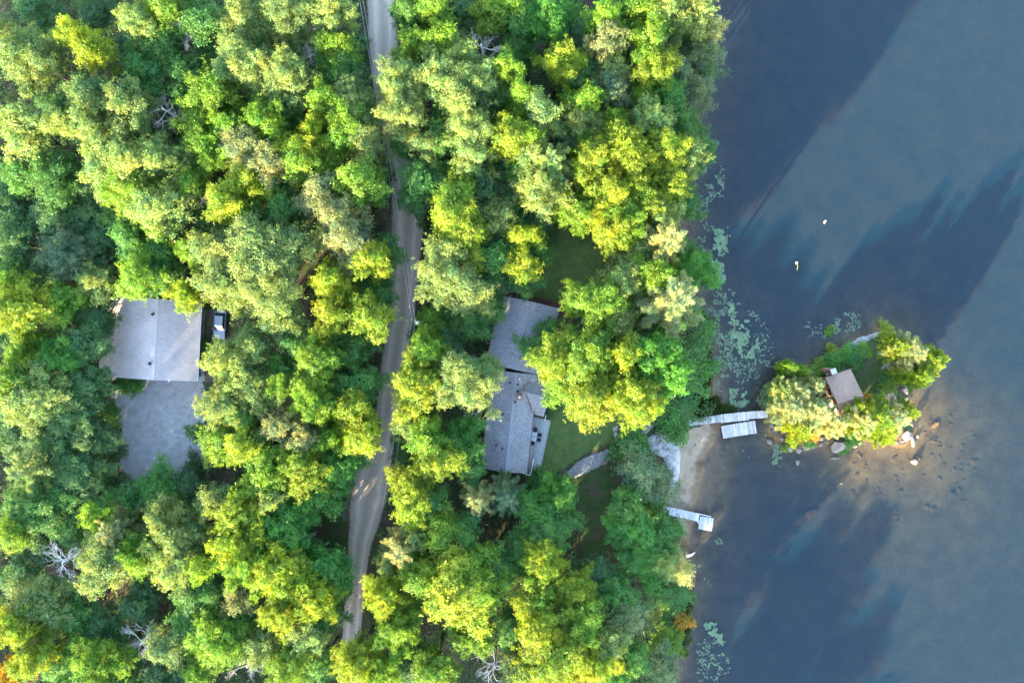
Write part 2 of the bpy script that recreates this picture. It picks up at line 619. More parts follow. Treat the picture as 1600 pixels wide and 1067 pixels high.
# ------------------------------------------------------------------ terrain
SHORE_PX = [(1120, -600), (1100, -200), (1085, -20), (1095, 50), (1088, 110), (1080, 190), (1072, 250), (1063, 340),
            (1070, 400), (1086, 470), (1103, 520), (1112, 600), (1124, 640), (1116, 676), (1100, 720), (1088, 770),
            (1078, 810), (1072, 860), (1080, 900), (1072, 950), (1062, 1000), (1050, 1067), (1060, 1200), (1085, 1350),
            (1112, 1500), (1120, 1800), (1100, 6000)]
MAIN = np.vstack([poly_w(SHORE_PX), [[-900, -700], [-900, 900], W(1120, -6000)]])
ISLE_PX = [(1206, 655), (1214, 622), (1240, 604), (1268, 585), (1296, 560), (1330, 536), (1372, 518), (1402, 520), (1412, 548),
           (1416, 590), (1417, 640), (1424, 672), (1418, 692), (1384, 690), (1350, 690), (1322, 700), (1296, 692), (1262, 696), (1226, 690), (1208, 676)]
ISLE = poly_w(ISLE_PX)


def shore_d(P):
    d1 = seg_dist(P, MAIN)
    d1 = np.where(inside(P, MAIN), d1, -d1)
    d2 = seg_dist(P, ISLE)
    d2 = np.where(inside(P, ISLE), d2, -d2)
    return d1, d2


def ground_z(P):
    P = np.atleast_2d(np.asarray(P, float))
    d1, d2 = shore_d(P)
    d1 = d1 + vnoise(P, 3.1, 3) * 0.35
    d2 = d2 + vnoise(P, 2.3, 4) * 0.75 + vnoise(P, 0.9, 6) * 0.25
    t1 = np.clip(d1 / 14, 0, 1)
    t2 = np.clip(d2 / 4.5, 0, 1)
    land1 = 0.02 * np.clip(d1, 0, 30) + 1.7 * t1 * t1 * (3 - 2 * t1)
    land2 = 1.15 * t2 * (2 - t2)
    # the bed: gentle off the beach, a stony shelf to the south-east of the island
    bx_, by_ = W(1100, 745)
    kb = np.exp(-((P[:, 0] - bx_) / 8.0) ** 2 - ((P[:, 1] - by_) / 9.0) ** 2)
    deep1 = -1.25 * (1 - np.exp(-(0.10 - 0.07 * kb) * np.clip(-d1, 0, 99)))
    deep2 = -1.25 * (1 - np.exp(-(0.042 + 0.06 * np.clip(np.maximum((P[:, 1] - ISLE[:, 1].mean()) / 8, (ISLE[:, 0].mean() - P[:, 0]) / 6), 0, 1)) * np.clip(-d2, 0, 99)))
    z = np.where(d1 > 0, land1, np.where(d2 > 0, land2, np.maximum(deep1, deep2)))
    amp = np.where((d1 > 2) | (d2 > 1.5), 1.0, np.where((d1 < 0) & (d2 < 0), 0.5, 0.15))
    return z + amp * (0.07 * vnoise(P, 4.3, 1) + 0.03 * vnoise(P, 1.3, 2))


def gz(x, y):
    return float(ground_z([[x, y]])[0])


def at(px, py, h=0.0):
    """point at pixel px,py standing h above the ground there (a few fixed-point steps)"""
    z = h + 1.5
    for _ in range(4):
        x, y = W(px, py, z)
        z = gz(x, y) + h
    return x, y, z


def axis(lo, hi, step, far):
    core = np.arange(lo, hi + step / 2, step)
    g = np.cumsum(step * 1.45 ** np.arange(1, 40))
    g = g[g < far]
    return np.concatenate([(lo - g)[::-1], core, hi + g])


gx = axis(-92, 92, 0.7, 800)
gy = axis(-66, 66, 0.7, 800)
X, Y = np.meshgrid(gx, gy)
P = np.stack([X.ravel(), Y.ravel()], 1)
Z = ground_z(P)
nx, ny = len(gx), len(gy)
ii = (np.arange(ny - 1)[:, None] * nx + np.arange(nx - 1)[None, :]).ravel()
link('ground', np_mesh('ground', np.column_stack([P, Z]), np.column_stack([ii, ii + 1, ii + nx + 1, ii + nx]), True), M['ground'],
     kind='structure', label='leaf littered forest floor running down into the sandy lake bed')

# lake: the water surface, each point knowing how deep the water under it is
sel = P[:, 0] > -20
cells = np.column_stack([ii, ii + 1, ii + nx + 1, ii + nx])
cells = cells[(Z[cells] < 0.25).any(1) & sel[cells].all(1)]
used = np.unique(cells)
remap = np.full(len(P), -1)
remap[used] = np.arange(len(used))
wme = np_mesh('lake', np.column_stack([P[used], np.zeros(len(used))]), remap[cells], True)
da = wme.attributes.new('depth', 'FLOAT', 'POINT')
da.data.foreach_set('value', np.clip(-Z[used], 0, 9).astype(np.float32))
link('lake', wme, M['water'], kind='structure', label='dark blue lake water with long tree shadows across it')


def sheet(name, poly_px, mat, dz=0.03, cell=0.3, zref=1.8, hfun=None, wob=0.25, **props):
    """a ground sheet inside a pixel outline, laid just over the terrain"""
    poly = poly_w(poly_px, zref)
    lo, hi = poly.min(0) - 1, poly.max(0) + 1
    xs = np.arange(lo[0], hi[0], cell)
    ys = np.arange(lo[1], hi[1], cell)
    X, Y = np.meshgrid(xs, ys)
    Q = np.stack([X.ravel(), Y.ravel()], 1)
    Qw = Q + np.column_stack([vnoise(Q, 0.9, 11), vnoise(Q, 0.9, 12)]) * wob
    ins = inside(Qw, poly)
    n = len(xs)
    i = (np.arange(len(ys) - 1)[:, None] * n + np.arange(n - 1)[None, :]).ravel()
    F = np.column_stack([i, i + 1, i + n + 1, i + n])
    cnt = ins[F].sum(1)
    F = F[cnt >= 3]
    used = np.unique(F)
    mp = np.full(len(Q), -1)
    mp[used] = np.arange(len(used))
    Q = Q[used]
    z = ground_z(Q) + dz
    if hfun is not None:
        e = np.where(inside(Q, poly), seg_dist(Q, poly), 0)
        z = z + hfun(Q, e)
    return link(name, np_mesh(name, np.column_stack([Q, z]), mp[F], True), mat, **props)


# road: a strip along its centre line
ROAD = [(604, -420, 26), (600, -150, 26), (598, 0, 25), (600, 90, 23), (612, 170, 22), (629, 250, 23), (637, 310, 26), (636, 370, 25), (632, 430, 22),
        (627, 500, 21), (615, 575, 21), (606, 640, 19), (596, 690, 22), (580, 745, 31), (572, 800, 27), (562, 850, 19),
        (557, 900, 16), (551, 970, 15), (545, 1067, 15), (540, 1180, 16), (540, 1500, 16)]
RW = np.array([[*W(a, b, 2.3), c * 0.0993] for a, b, c in ROAD])
# resample with Catmull-Rom
rs = []
for i in range(len(RW) - 1):
    p0, p1, p2, p3 = RW[max(i - 1, 0)], RW[i], RW[i + 1], RW[min(i + 2, len(RW) - 1)]
    for k in range(10):
        t = k / 10
        rs.append(0.5 * ((2 * p1) + (-p0 + p2) * t + (2 * p0 - 5 * p1 + 4 * p2 - p3) * t * t + (-p0 + 3 * p1 - 3 * p2 + p3) * t ** 3))
rs.append(RW[-1])
rs = np.array(rs)
tg = np.gradient(rs[:, :2], axis=0)
tg /= np.linalg.norm(tg, axis=1)[:, None]
nrm = np.column_stack([-tg[:, 1], tg[:, 0]])
nu = 13
us = np.linspace(-1, 1, nu)
RV = []
for j, u in enumerate(us):
    q = rs[:, :2] - nrm * (rs[:, 2:3] * u)
    RV.append(np.column_stack([q, ground_z(q) + 0.07 + 0.05 * (1 - abs(u))]))
RV = np.stack(RV, 1)                     # along, across, xyz
nr = len(rs)
i = (np.arange(nr - 1)[:, None] * nu + np.arange(nu - 1)[None, :]).ravel()
F = np.column_stack([i, i + nu, i + nu + 1, i + 1])
me = np_mesh('road', RV.reshape(-1, 3), F, True)
uvl = me.uv_layers.new(name='UVMap')
lv = np.zeros(len(me.loops), np.int32)
me.loops.foreach_get('vertex_index', lv)
uvd = np.column_stack([(us[lv % nu] + 1) / 2, (lv // nu) / 10.0]).astype(np.float32)
uvl.data.foreach_set('uv', uvd.ravel())
link('road', me, M['road'], kind='structure', label='narrow grey gravel road winding through the trees')
ROAD_LINE = rs[:, :2]

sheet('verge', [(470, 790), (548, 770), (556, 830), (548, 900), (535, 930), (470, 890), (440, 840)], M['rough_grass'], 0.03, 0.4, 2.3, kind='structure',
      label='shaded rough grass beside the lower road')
sheet('roadside_dirt', [(545, 735), (575, 715), (560, 790), (552, 830), (530, 800), (520, 760)], M['dirt'], 0.05, 0.3, 2.3, kind='structure',
      label='bare dirt pull-off beside the widest part of the road')
sheet('roadside_gravel', [(590, 285), (616, 280), (614, 380), (600, 400), (585, 350)], M['dirt'], 0.045, 0.3, 2.3, kind='structure',
      label='bare gravel shoulder on the left of the road bend')
sheet('driveway', [(170, 585), (320, 585), (322, 690), (312, 740), (255, 752), (200, 770), (186, 720), (190, 680), (176, 620)], M['gravel'], 0.04, 0.3, 2.3,
      kind='structure', label='pale grey gravel yard below the large taupe roof')
sheet('yard_dirt', [(160, 580), (184, 582), (200, 690), (196, 780), (330, 770), (330, 730), (250, 742), (150, 800), (165, 700)], M['dirt'], 0.03, 0.3, 2.3,
      kind='structure', label='brown dirt edge around the gravel yard')
sheet('parking_pad', [(318, 480), (375, 480), (372, 560), (345, 600), (318, 600)], M['dirt'], 0.03, 0.3, 2.3, kind='structure',
      label='shaded bare parking ground beside the taupe roofed house')
sheet('upper_lawn', [(840, 380), (870, 352), (930, 360), (985, 410), (960, 470), (900, 500), (820, 470), (800, 430)], M['lawn'], 0.03, 0.3, 2.2, kind='structure',
      label='shaded mown lawn clearing above the cottage')
sheet('side_lawn', [(840, 610), (960, 600), (1000, 650), (975, 690), (920, 705), (880, 735), (825, 750), (820, 700)], M['lawn'], 0.034, 0.3, 2.2, kind='structure',
      label='green mown lawn between the cottage deck and the shore')
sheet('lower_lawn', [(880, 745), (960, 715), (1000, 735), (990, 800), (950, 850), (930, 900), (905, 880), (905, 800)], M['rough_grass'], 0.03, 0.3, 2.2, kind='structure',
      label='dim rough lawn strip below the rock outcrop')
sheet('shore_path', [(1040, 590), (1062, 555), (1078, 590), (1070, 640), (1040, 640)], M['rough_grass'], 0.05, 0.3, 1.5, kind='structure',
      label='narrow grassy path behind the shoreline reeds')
sheet('shore_lawn', [(1012, 920), (1058, 930), (1050, 990), (1030, 1030), (1010, 1000)], M['lawn'], 0.03, 0.3, 1.2, kind='structure',
      label='small grassy shore clearing beside the orange bush')
sheet('beach', [(1068, 676), (1085, 664), (1112, 662), (1145, 668), (1140, 712), (1128, 765), (1112, 800), (1090, 850), (1072, 850), (1060, 812), (1040, 800), (1046, 745), (1056, 700)],
      M['sand'], 0.03, 0.25, 0.1, kind='structure', label='small sandy beach between the two docks')
sheet('island_ground', [(1290, 575), (1330, 545), (1372, 528), (1398, 540), (1405, 600), (1380, 650), (1330, 660), (1290, 640)], M['rough_grass'], 0.03, 0.25, 1.1, kind='structure',
      label='grassy top of the small rocky island')


# ------------------------------------------------------------------ rocks
def rock_mesh(seed, flat=0.6, cuts=9, sub=3):
    r = random.Random(seed)
    bm = bmesh.new()
    bmesh.ops.create_icosphere(bm, subdivisions=sub, radius=1.0)
    pl = []
    for _ in range(cuts):
        d = Vector((r.gauss(0, 1), r.gauss(0, 1), r.gauss(0, 1) + 0.3)).normalized()
        pl.append((d, r.uniform(0.42, 0.78)))
    for v in bm.verts:
        for d, c in pl:
            k = v.co.dot(d) - c
            if k > 0:
                v.co -= d * k
        v.co += v.co.normalized() * r.uniform(-0.02, 0.02)
        v.co.z *= flat
    me = bpy.data.meshes.new('boulder')
    bm.to_mesh(me)
    bm.free()
    return me


ROCKS = [rock_mesh(s, 0.55 + 0.06 * (s % 4), 13 + s % 5) for s in range(8)]


def boulder(px, py, rx, ry, rot, mat, label, k=0, zo=0.0, name='boulder', group=None, hz=None):
    x, y, z = at(px, py, 0.2)
    me = ROCKS[k % 8].copy()
    me.materials.append(M[mat])
    o = link(name, me, None, None, label=label, category='rock')
    if group:
        o['group'] = group
    o.location = (x, y, gz(x, y) + zo)
    o.rotation_euler = (0, 0, rot)
    o.scale = (rx * 0.115, ry * 0.115, (hz or min(rx, ry)) * 0.115)
    return o


def lump(amp, edge, s, seed):
    def f(Q, e):
        k = np.clip(e / edge, 0, 1)
        return k * (2 - k) * amp * (0.7 + 0.35 * vnoise(Q, s, seed) + 0.2 * vnoise(Q, s * 0.35, seed + 1) + 0.1 * vnoise(Q, s * 0.15, seed + 2))
    return f


sheet('rock_outcrop', [(884, 738), (900, 722), (925, 708), (950, 700), (962, 712), (945, 726), (915, 742), (893, 750)], M['granite'], -0.1, 0.18, 2.2, lump(0.55, 0.8, 1.2, 21),
      label='long grey rock outcrop cutting across the cottage lawn', category='rock')
sheet('rock_outcrop', [(1008, 684), (1032, 670), (1046, 682), (1062, 690), (1066, 712), (1066, 742), (1058, 760), (1052, 790), (1042, 776), (1046, 740), (1036, 716), (1014, 704)],
      M['granite_pale'], -0.1, 0.18, 1.2, lump(0.7, 0.9, 1.6, 31), label='bare pale granite slab sloping down to the beach', category='rock')
sheet('rock_outcrop', [(994, 662), (1012, 648), (1026, 652), (1024, 668), (1006, 682), (996, 676)], M['granite'], -0.1, 0.18, 1.6, lump(0.5, 0.7, 1.2, 41),
      label='grey rock hump above the pale granite slab', category='rock')
sheet('rock_outcrop', [(955, 668), (966, 662), (972, 690), (966, 702), (958, 690)], M['granite_pale'], -0.1, 0.18, 1.9, lump(0.4, 0.6, 1.0, 51),
      label='small pale rock at the lawn edge', category='rock')
sheet('rock_outcrop', [(1322, 540), (1340, 528), (1368, 518), (1390, 514), (1384, 524), (1356, 534), (1334, 546)], M['granite'], -0.05, 0.18, 0.3, lump(0.35, 0.6, 1.2, 61),
      label='smooth grey rock ledge on the island\'s upper shore', category='rock')
sheet('rock_outcrop', [(1372, 575), (1392, 560), (1400, 580), (1396, 610), (1408, 640), (1392, 646), (1376, 610)], M['granite_pink'], -0.05, 0.18, 0.8, lump(0.5, 0.6, 1.0, 71),
      label='pinkish rock ledge between the island pines', category='rock')
BL = [
    (1312, 694, 17, 12, 0.2, 'boulder', 'biggest angular grey boulder below the island cabin', 0, 0.5),
    (1306, 715, 8, 3.5, 0.0, 'boulder', 'small flat rock awash below the biggest angular boulder', 1, 0.3),
    (1232, 697, 8, 9, 0.3, 'boulder_pale', 'pale boulder at the island\'s lower left corner', 2, 0.4),
    (1248, 702, 7, 8, 0.9, 'boulder_pale', 'rounded pale boulder right of the island corner boulder', 3, 0.35),
    (1262, 700, 9, 4, 0.1, 'boulder', 'low grey rock awash beside two pale boulders', 4, 0.25),
    (1226, 668, 8, 7, 0.6, 'granite_pink', 'pinkish boulder where the wooden dock meets the island', 5, 0.5),
    (1203, 691, 9, 5, -0.5, 'boulder', 'flat boulder awash left of the island among lily pads', 6, 0.25),
    (1298, 674, 15, 8, -0.2, 'boulder_pale', 'large pale ledge boulder under the island pines', 7, 0.6),
    (1284, 684, 5, 6, 0.4, 'boulder', 'small grey boulder left of the biggest angular boulder', 1, 0.5),
    (1330, 664, 9, 5, 0.9, 'granite_pink', 'pink slab beside the cabin steps', 2, 0.6),
    (1335, 695, 6, 5, 0.2, 'boulder', 'grey boulder right of the biggest angular boulder', 3, 0.4),
    (1414, 680, 11, 9, 0.7, 'boulder_pale', 'sunlit white boulder at the island\'s lower right tip', 4, 0.6),
    (1426, 690, 4, 8, 0.1, 'boulder_pale', 'narrow pale boulder on the island\'s lower right edge', 5, 0.4),
    (1433, 682, 4, 4, 0.0, 'boulder', 'small dark boulder off the lower right island tip', 6, 0.3),
    (1428, 720, 6, 6, 0.5, 'granite_pink', 'orange boulder awash below the lower right island tip', 7, 0.45),
    (1246, 721, 4, 6, 0.3, 'boulder', 'small dark boulder standing in water below the island corner', 0, 0.35),
    (1313, 754, 3, 3, 0.0, 'boulder_pale', 'tiny pale rock breaking the water below the island', 1, 0.65),
    (1410, 606, 6, 7, 0.4, 'boulder', 'grey boulder on the island\'s right shore', 2, 0.5),
    (963, 696, 3.5, 3.5, 0.2, 'boulder', 'small round boulder at the end of the lawn outcrop', 3, 0.1),
    (945, 722, 6, 5, 0.1, 'granite_pink', 'pinkish boulder at the right end of the lawn outcrop', 4, 0.2),
    (1083, 190, 5, 8, 0.1, 'granite_pink', 'reddish rock on the upper shore under grey-green trees', 5, 0.1),
    (1055, 978, 4, 6, 0.6, 'boulder', 'bluish grey boulder beside the orange bush', 6, 0.3),
    (1029, 676, 7, 5, 0.4, 'boulder_pale', 'pale block on top of the granite slab', 7, 0.6),
]
for b in BL:
    boulder(*b)
rr = random.Random(5)
for seg in range(len(ISLE_PX)):
    a_, b_ = ISLE_PX[seg], ISLE_PX[(seg + 1) % len(ISLE_PX)]
    if 3 <= seg <= 6:
        continue
    L_ = math.hypot(b_[0] - a_[0], b_[1] - a_[1])
    for q in range(max(1, int(L_ / 9))):
        t_ = (q + rr.uniform(0.2, 0.8)) / max(1, int(L_ / 9))
        s_ = rr.uniform(2.6, 6.2)
        boulder(a_[0] + (b_[0] - a_[0]) * t_ + rr.uniform(-3, 3), a_[1] + (b_[1] - a_[1]) * t_ + rr.uniform(-3, 3), s_, s_ * rr.uniform(0.6, 1), rr.uniform(0, 3.1), rr.choice(('boulder', 'boulder', 'boulder_pale', 'granite_pink')),
                'small weathered rock in the rim of stones round the island shore', rr.randrange(8), 0.15, 'shore_rock', 'stones ringing the island')
for k in range(95):
    a = rr.uniform(0, 1)
    px = 1325 + rr.uniform(0, 200)
    py = 695 + rr.uniform(-70, 140) * (0.3 + 0.7 * rr.random())
    if px < 1440 and py < 705:
        continue
    s = rr.uniform(2.0, 7.0) * (1.45 if rr.random() < 0.2 else 0.8)
    boulder(px, py, s, s * rr.uniform(0.6, 1.0), rr.uniform(0, 3), 'stone_wet', 'brown stone under clear water off the island\'s lower right side', rr.randrange(8), 0.02,
            'submerged_stone', 'stones under water off the island', s * 0.3)
for px, py, s in ((1300, 765, 15), (1270, 800, 16), (1462, 665, 14), (1458, 796, 7), (1236, 862, 8)):
    boulder(px, py, s, s * 0.8, px * 0.1, 'stone_wet', {1300: 'broad brown sunken boulder below the island', 1270: 'broad sunken boulder beside the light streak',
            1462: 'large reddish sunken boulder right of the island', 1458: 'lone round sunken stone in the sunlit shallows', 1236: 'dark sunken stone near the shadow edge'}[px], px, 0.05, 'submerged_stone', None, s * 0.35)


# ------------------------------------------------------------------ buildings
def gable(root, A, B, rz_, hl, hr, el, er, over, mat, ridge_mat, thick=0.16, ridge_w=0.22):
    """two roof slopes and a ridge cap. A, B: ridge ends (x, y); hl/hr: run to the left/right of A->B; el/er: eave heights"""
    A = Vector((A[0], A[1], 0)); B = Vector((B[0], B[1], 0))
    d = (B - A).normalized()
    n = Vector((-d.y, d.x, 0))                 # left of A->B
    a0, b0 = A - d * over, B + d * over
    for sgn, run, ez in ((1, hl, el), (-1, hr, er)):
        e0, e1 = a0 + n * sgn * run, b0 + n * sgn * run
        top = [a0 + Vector((0, 0, rz_)), b0 + Vector((0, 0, rz_)), e1 + Vector((0, 0, ez)), e0 + Vector((0, 0, ez))]
        bot = [p - Vector((0, 0, thick)) for p in top]
        m = MB()
        m.hexa(bot, top)
        so = m.build('roof_slope', M[mat], root)
        f = MB()                               # eave gutter / fascia
        o_ = n * sgn * 0.04
        f.hexa([e0 + o_ * 0.2 + Vector((0, 0, ez - 0.24)), e1 + o_ * 0.2 + Vector((0, 0, ez - 0.24)), e1 + o_ * 3 + Vector((0, 0, ez - 0.24)), e0 + o_ * 3 + Vector((0, 0, ez - 0.24))],
               [e0 + o_ * 0.2 + Vector((0, 0, ez - 0.05)), e1 + o_ * 0.2 + Vector((0, 0, ez - 0.05)), e1 + o_ * 3 + Vector((0, 0, ez - 0.05)), e0 + o_ * 3 + Vector((0, 0, ez - 0.05))])
        f.build('gutter', M['siding'] if mat != 'roof_taupe' else M['metal'], root)
    m = MB()
    sl, sr = (rz_ - el) / hl, (rz_ - er) / hr
    w = ridge_w
    m.hexa([a0 + n * w + Vector((0, 0, rz_ - sl * w + 0.01)), b0 + n * w + Vector((0, 0, rz_ - sl * w + 0.01)), b0 - n * w + Vector((0, 0, rz_ - sr * w + 0.01)), a0 - n * w + Vector((0, 0, rz_ - sr * w + 0.01))],
           [a0 + n * 0.03 + Vector((0, 0, rz_ + 0.045)), b0 + n * 0.03 + Vector((0, 0, rz_ + 0.045)), b0 - n * 0.03 + Vector((0, 0, rz_ + 0.045)), a0 - n * 0.03 + Vector((0, 0, rz_ + 0.045))])
    m.build('ridge_cap', M[ridge_mat], root)
    return d, n


def walls(root, A, B, rz_, hl, hr, el, er, inset, mat, zb):
    A = Vector((A[0], A[1], 0)); B = Vector((B[0], B[1], 0))
    d = (B - A).normalized()
    n = Vector((-d.y, d.x, 0))
    t = 0.2
    sl, sr = (rz_ - el) / hl, (rz_ - er) / hr
    L, R = hl - inset, hr - inset
    zl, zr, zt = rz_ - sl * L - 0.18, rz_ - sr * R - 0.18, rz_ - 0.2
    U = Vector((0, 0, 1))
    for E, s in ((A + d * inset, 1), (B - d * inset, -1)):
        m = MB()
        f = [E + n * L + U * zb, E - n * R + U * zb, E - n * R + U * zr, E + U * zt, E + n * L + U * zl]
        b = [p + d * t * s for p in f]
        k = len(m.v)
        m.v += [tuple(p) for p in f + b]
        m.f += [tuple(range(k, k + 5)), tuple(range(k + 9, k + 4, -1))]
        for i in range(5):
            j = (i + 1) % 5
            m.f.append((k + i, k + j, k + 5 + j, k + 5 + i))
        w = m.build('wall', M[mat], root)
        # window and door on the gable wall
        c = E - d * s * 0.03
        for off, ww, z0, z1, nm in ((0.45 * L, 1.4, zb + 1.0, zb + 2.2, 'window'), (-0.4 * R, 0.95, zb + 0.05, zb + 2.1, 'door')):
            q = MB()
            q.box((c.x + n.x * off, c.y + n.y * off, (z0 + z1) / 2), (ww, 0.08, z1 - z0), math.atan2(n.y, n.x))
            fo = q.build(nm, M['trim'] if nm == 'window' else M['siding_grey'], root)
            if nm == 'window':
                q = MB()
                q.box((c.x - d.x * s * 0.03 + n.x * off, c.y - d.y * s * 0.03 + n.y * off, (z0 + z1) / 2), (ww - 0.18, 0.06, z1 - z0 - 0.18), math.atan2(n.y, n.x))
                q.build('pane', M['glass'], fo)
    for sgn, run, zz in ((1, L, zl), (-1, R, zr)):
        m = MB()
        p0 = A + d * (inset + t + 0.002) + n * sgn * run
        p1 = B - d * (inset + t + 0.002) + n * sgn * run
        q = n * sgn * -t
        m.hexa([p0 + U * zb, p1 + U * zb, p1 + q + U * zb, p0 + q + U * zb], [p0 + U * zz, p1 + U * zz, p1 + q + U * zz, p0 + q + U * zz])
        m.build('wall', M[mat], root)
        ln = (p1 - p0).length
        for k in range(2):
            c = p0 + d * ln * (0.28 + 0.44 * k) + n * sgn * 0.03
            q = MB()
            q.box((c.x, c.y, zb + 1.5), (1.3, 0.08, 1.1), math.atan2(d.y, d.x))
            fo = q.build('window', M['trim'], root)
            c = c + n * sgn * 0.03
            q = MB()
            q.box((c.x, c.y, zb + 1.5), (1.12, 0.06, 0.92), math.atan2(d.y, d.x))
            q.build('pane', M['glass'], fo)


def vent(root, x, y, z, r=0.16, h=0.35, mat='metal_dark', name='roof_vent'):
    m = MB()
    m.tube([(x, y, z - 0.15), (x, y, z + h * 0.6), (x, y, z + h * 0.62), (x, y, z + h)], [r * 0.6, r * 0.6, r * 1.15, r * 0.8], 8)
    m.build(name, M[mat], root)


# --- the large taupe-roofed house on the left
zb = gz(*W(235, 530, 2.3)) - 0.05
RZ, EZ = zb + 5.0, zb + 2.9
A = W(247, 467, RZ)
B = W(240.5, 594, RZ)
house = empty('taupe_roof_house', (*W(240, 530, RZ), zb), label='large house under a plain taupe shingle gable roof beside the gravel yard', category='house')
el_x = W(157, 530, EZ)[0]
er_x = W(311, 530, EZ)[0]
rx_ = (A[0] + B[0]) / 2
hr_, hl_ = rx_ - el_x, er_x - rx_        # A->B runs down the picture: left of it is +x


def P_(root, fn):
    """run fn and move the new world-space children under root"""
    before = set(bpy.data.objects)
    fn()
    inv = Matrix.Translation(root.location).inverted()
    for o in set(bpy.data.objects) - before:
        if o.parent is root:
            o.matrix_parent_inverse = inv


def build_house():
    gable(house, A, B, RZ, hl_, hr_, EZ, EZ - 0.15, 0.0, 'roof_taupe', 'ridge')
    walls(house, A, B, RZ, hl_, hr_, EZ, EZ - 0.15, 0.55, 'siding_grey', zb)
    for px, py in ((239, 491), (234.5, 568)):
        x, y = W(px, py, RZ)
        vent(house, x, y, RZ - 0.15, 0.22, 0.45)
    x, y = W(258, 595, RZ)
    m = MB().box((x, y - 0.05, EZ + 0.9), (0.32, 0.35, 0.25))
    m.build('gable_lamp', M['white'], house, 0.04)
    # boards of the narrow side deck on the right
    x0, y0 = W(312, 537, zb + 0.4)
    x1, y1 = W(319, 588, zb + 0.4)
    for k in range(5):
        w = (x1 - x0) / 5
        m = MB().box((x0 + w * (k + 0.5), (y0 + y1) / 2, zb + 0.4), (w - 0.015, abs(y1 - y0), 0.05))
        m.build('deck_board', M['deck'], house)
    x, y = W(316, 577, zb + 0.5)
    MB().box((x, y, zb + 0.52), (0.8, 0.55, 0.16)).build('step', M['trim'], house, 0.02)
    x, y = W(241, 455, zb + 0.4)
    MB().box((x, y, zb + 0.4), (1.6, 0.9, 0.14)).build('back_step', M['concrete'], house, 0.02)
    for s in (-1, 1):
        MB().box((x + 0.75 * s, y - 0.3, zb + 0.9), (0.08, 0.08, 1.0)).build('post', M['trim'], house)


P_(house, build_house)

# --- the cottage in the middle: two gables in line, a side wing, a deck
cz = gz(*W(815, 600, 2.2)) - 0.05
cot = empty('cottage', (*W(812, 600, 4), cz), label='long cottage with blue-grey shingle roof, chimney and side deck in the centre', category='house')
R1, E1 = cz + 5.0, cz + 3.3
R2, E2 = cz + 4.3, cz + 2.9


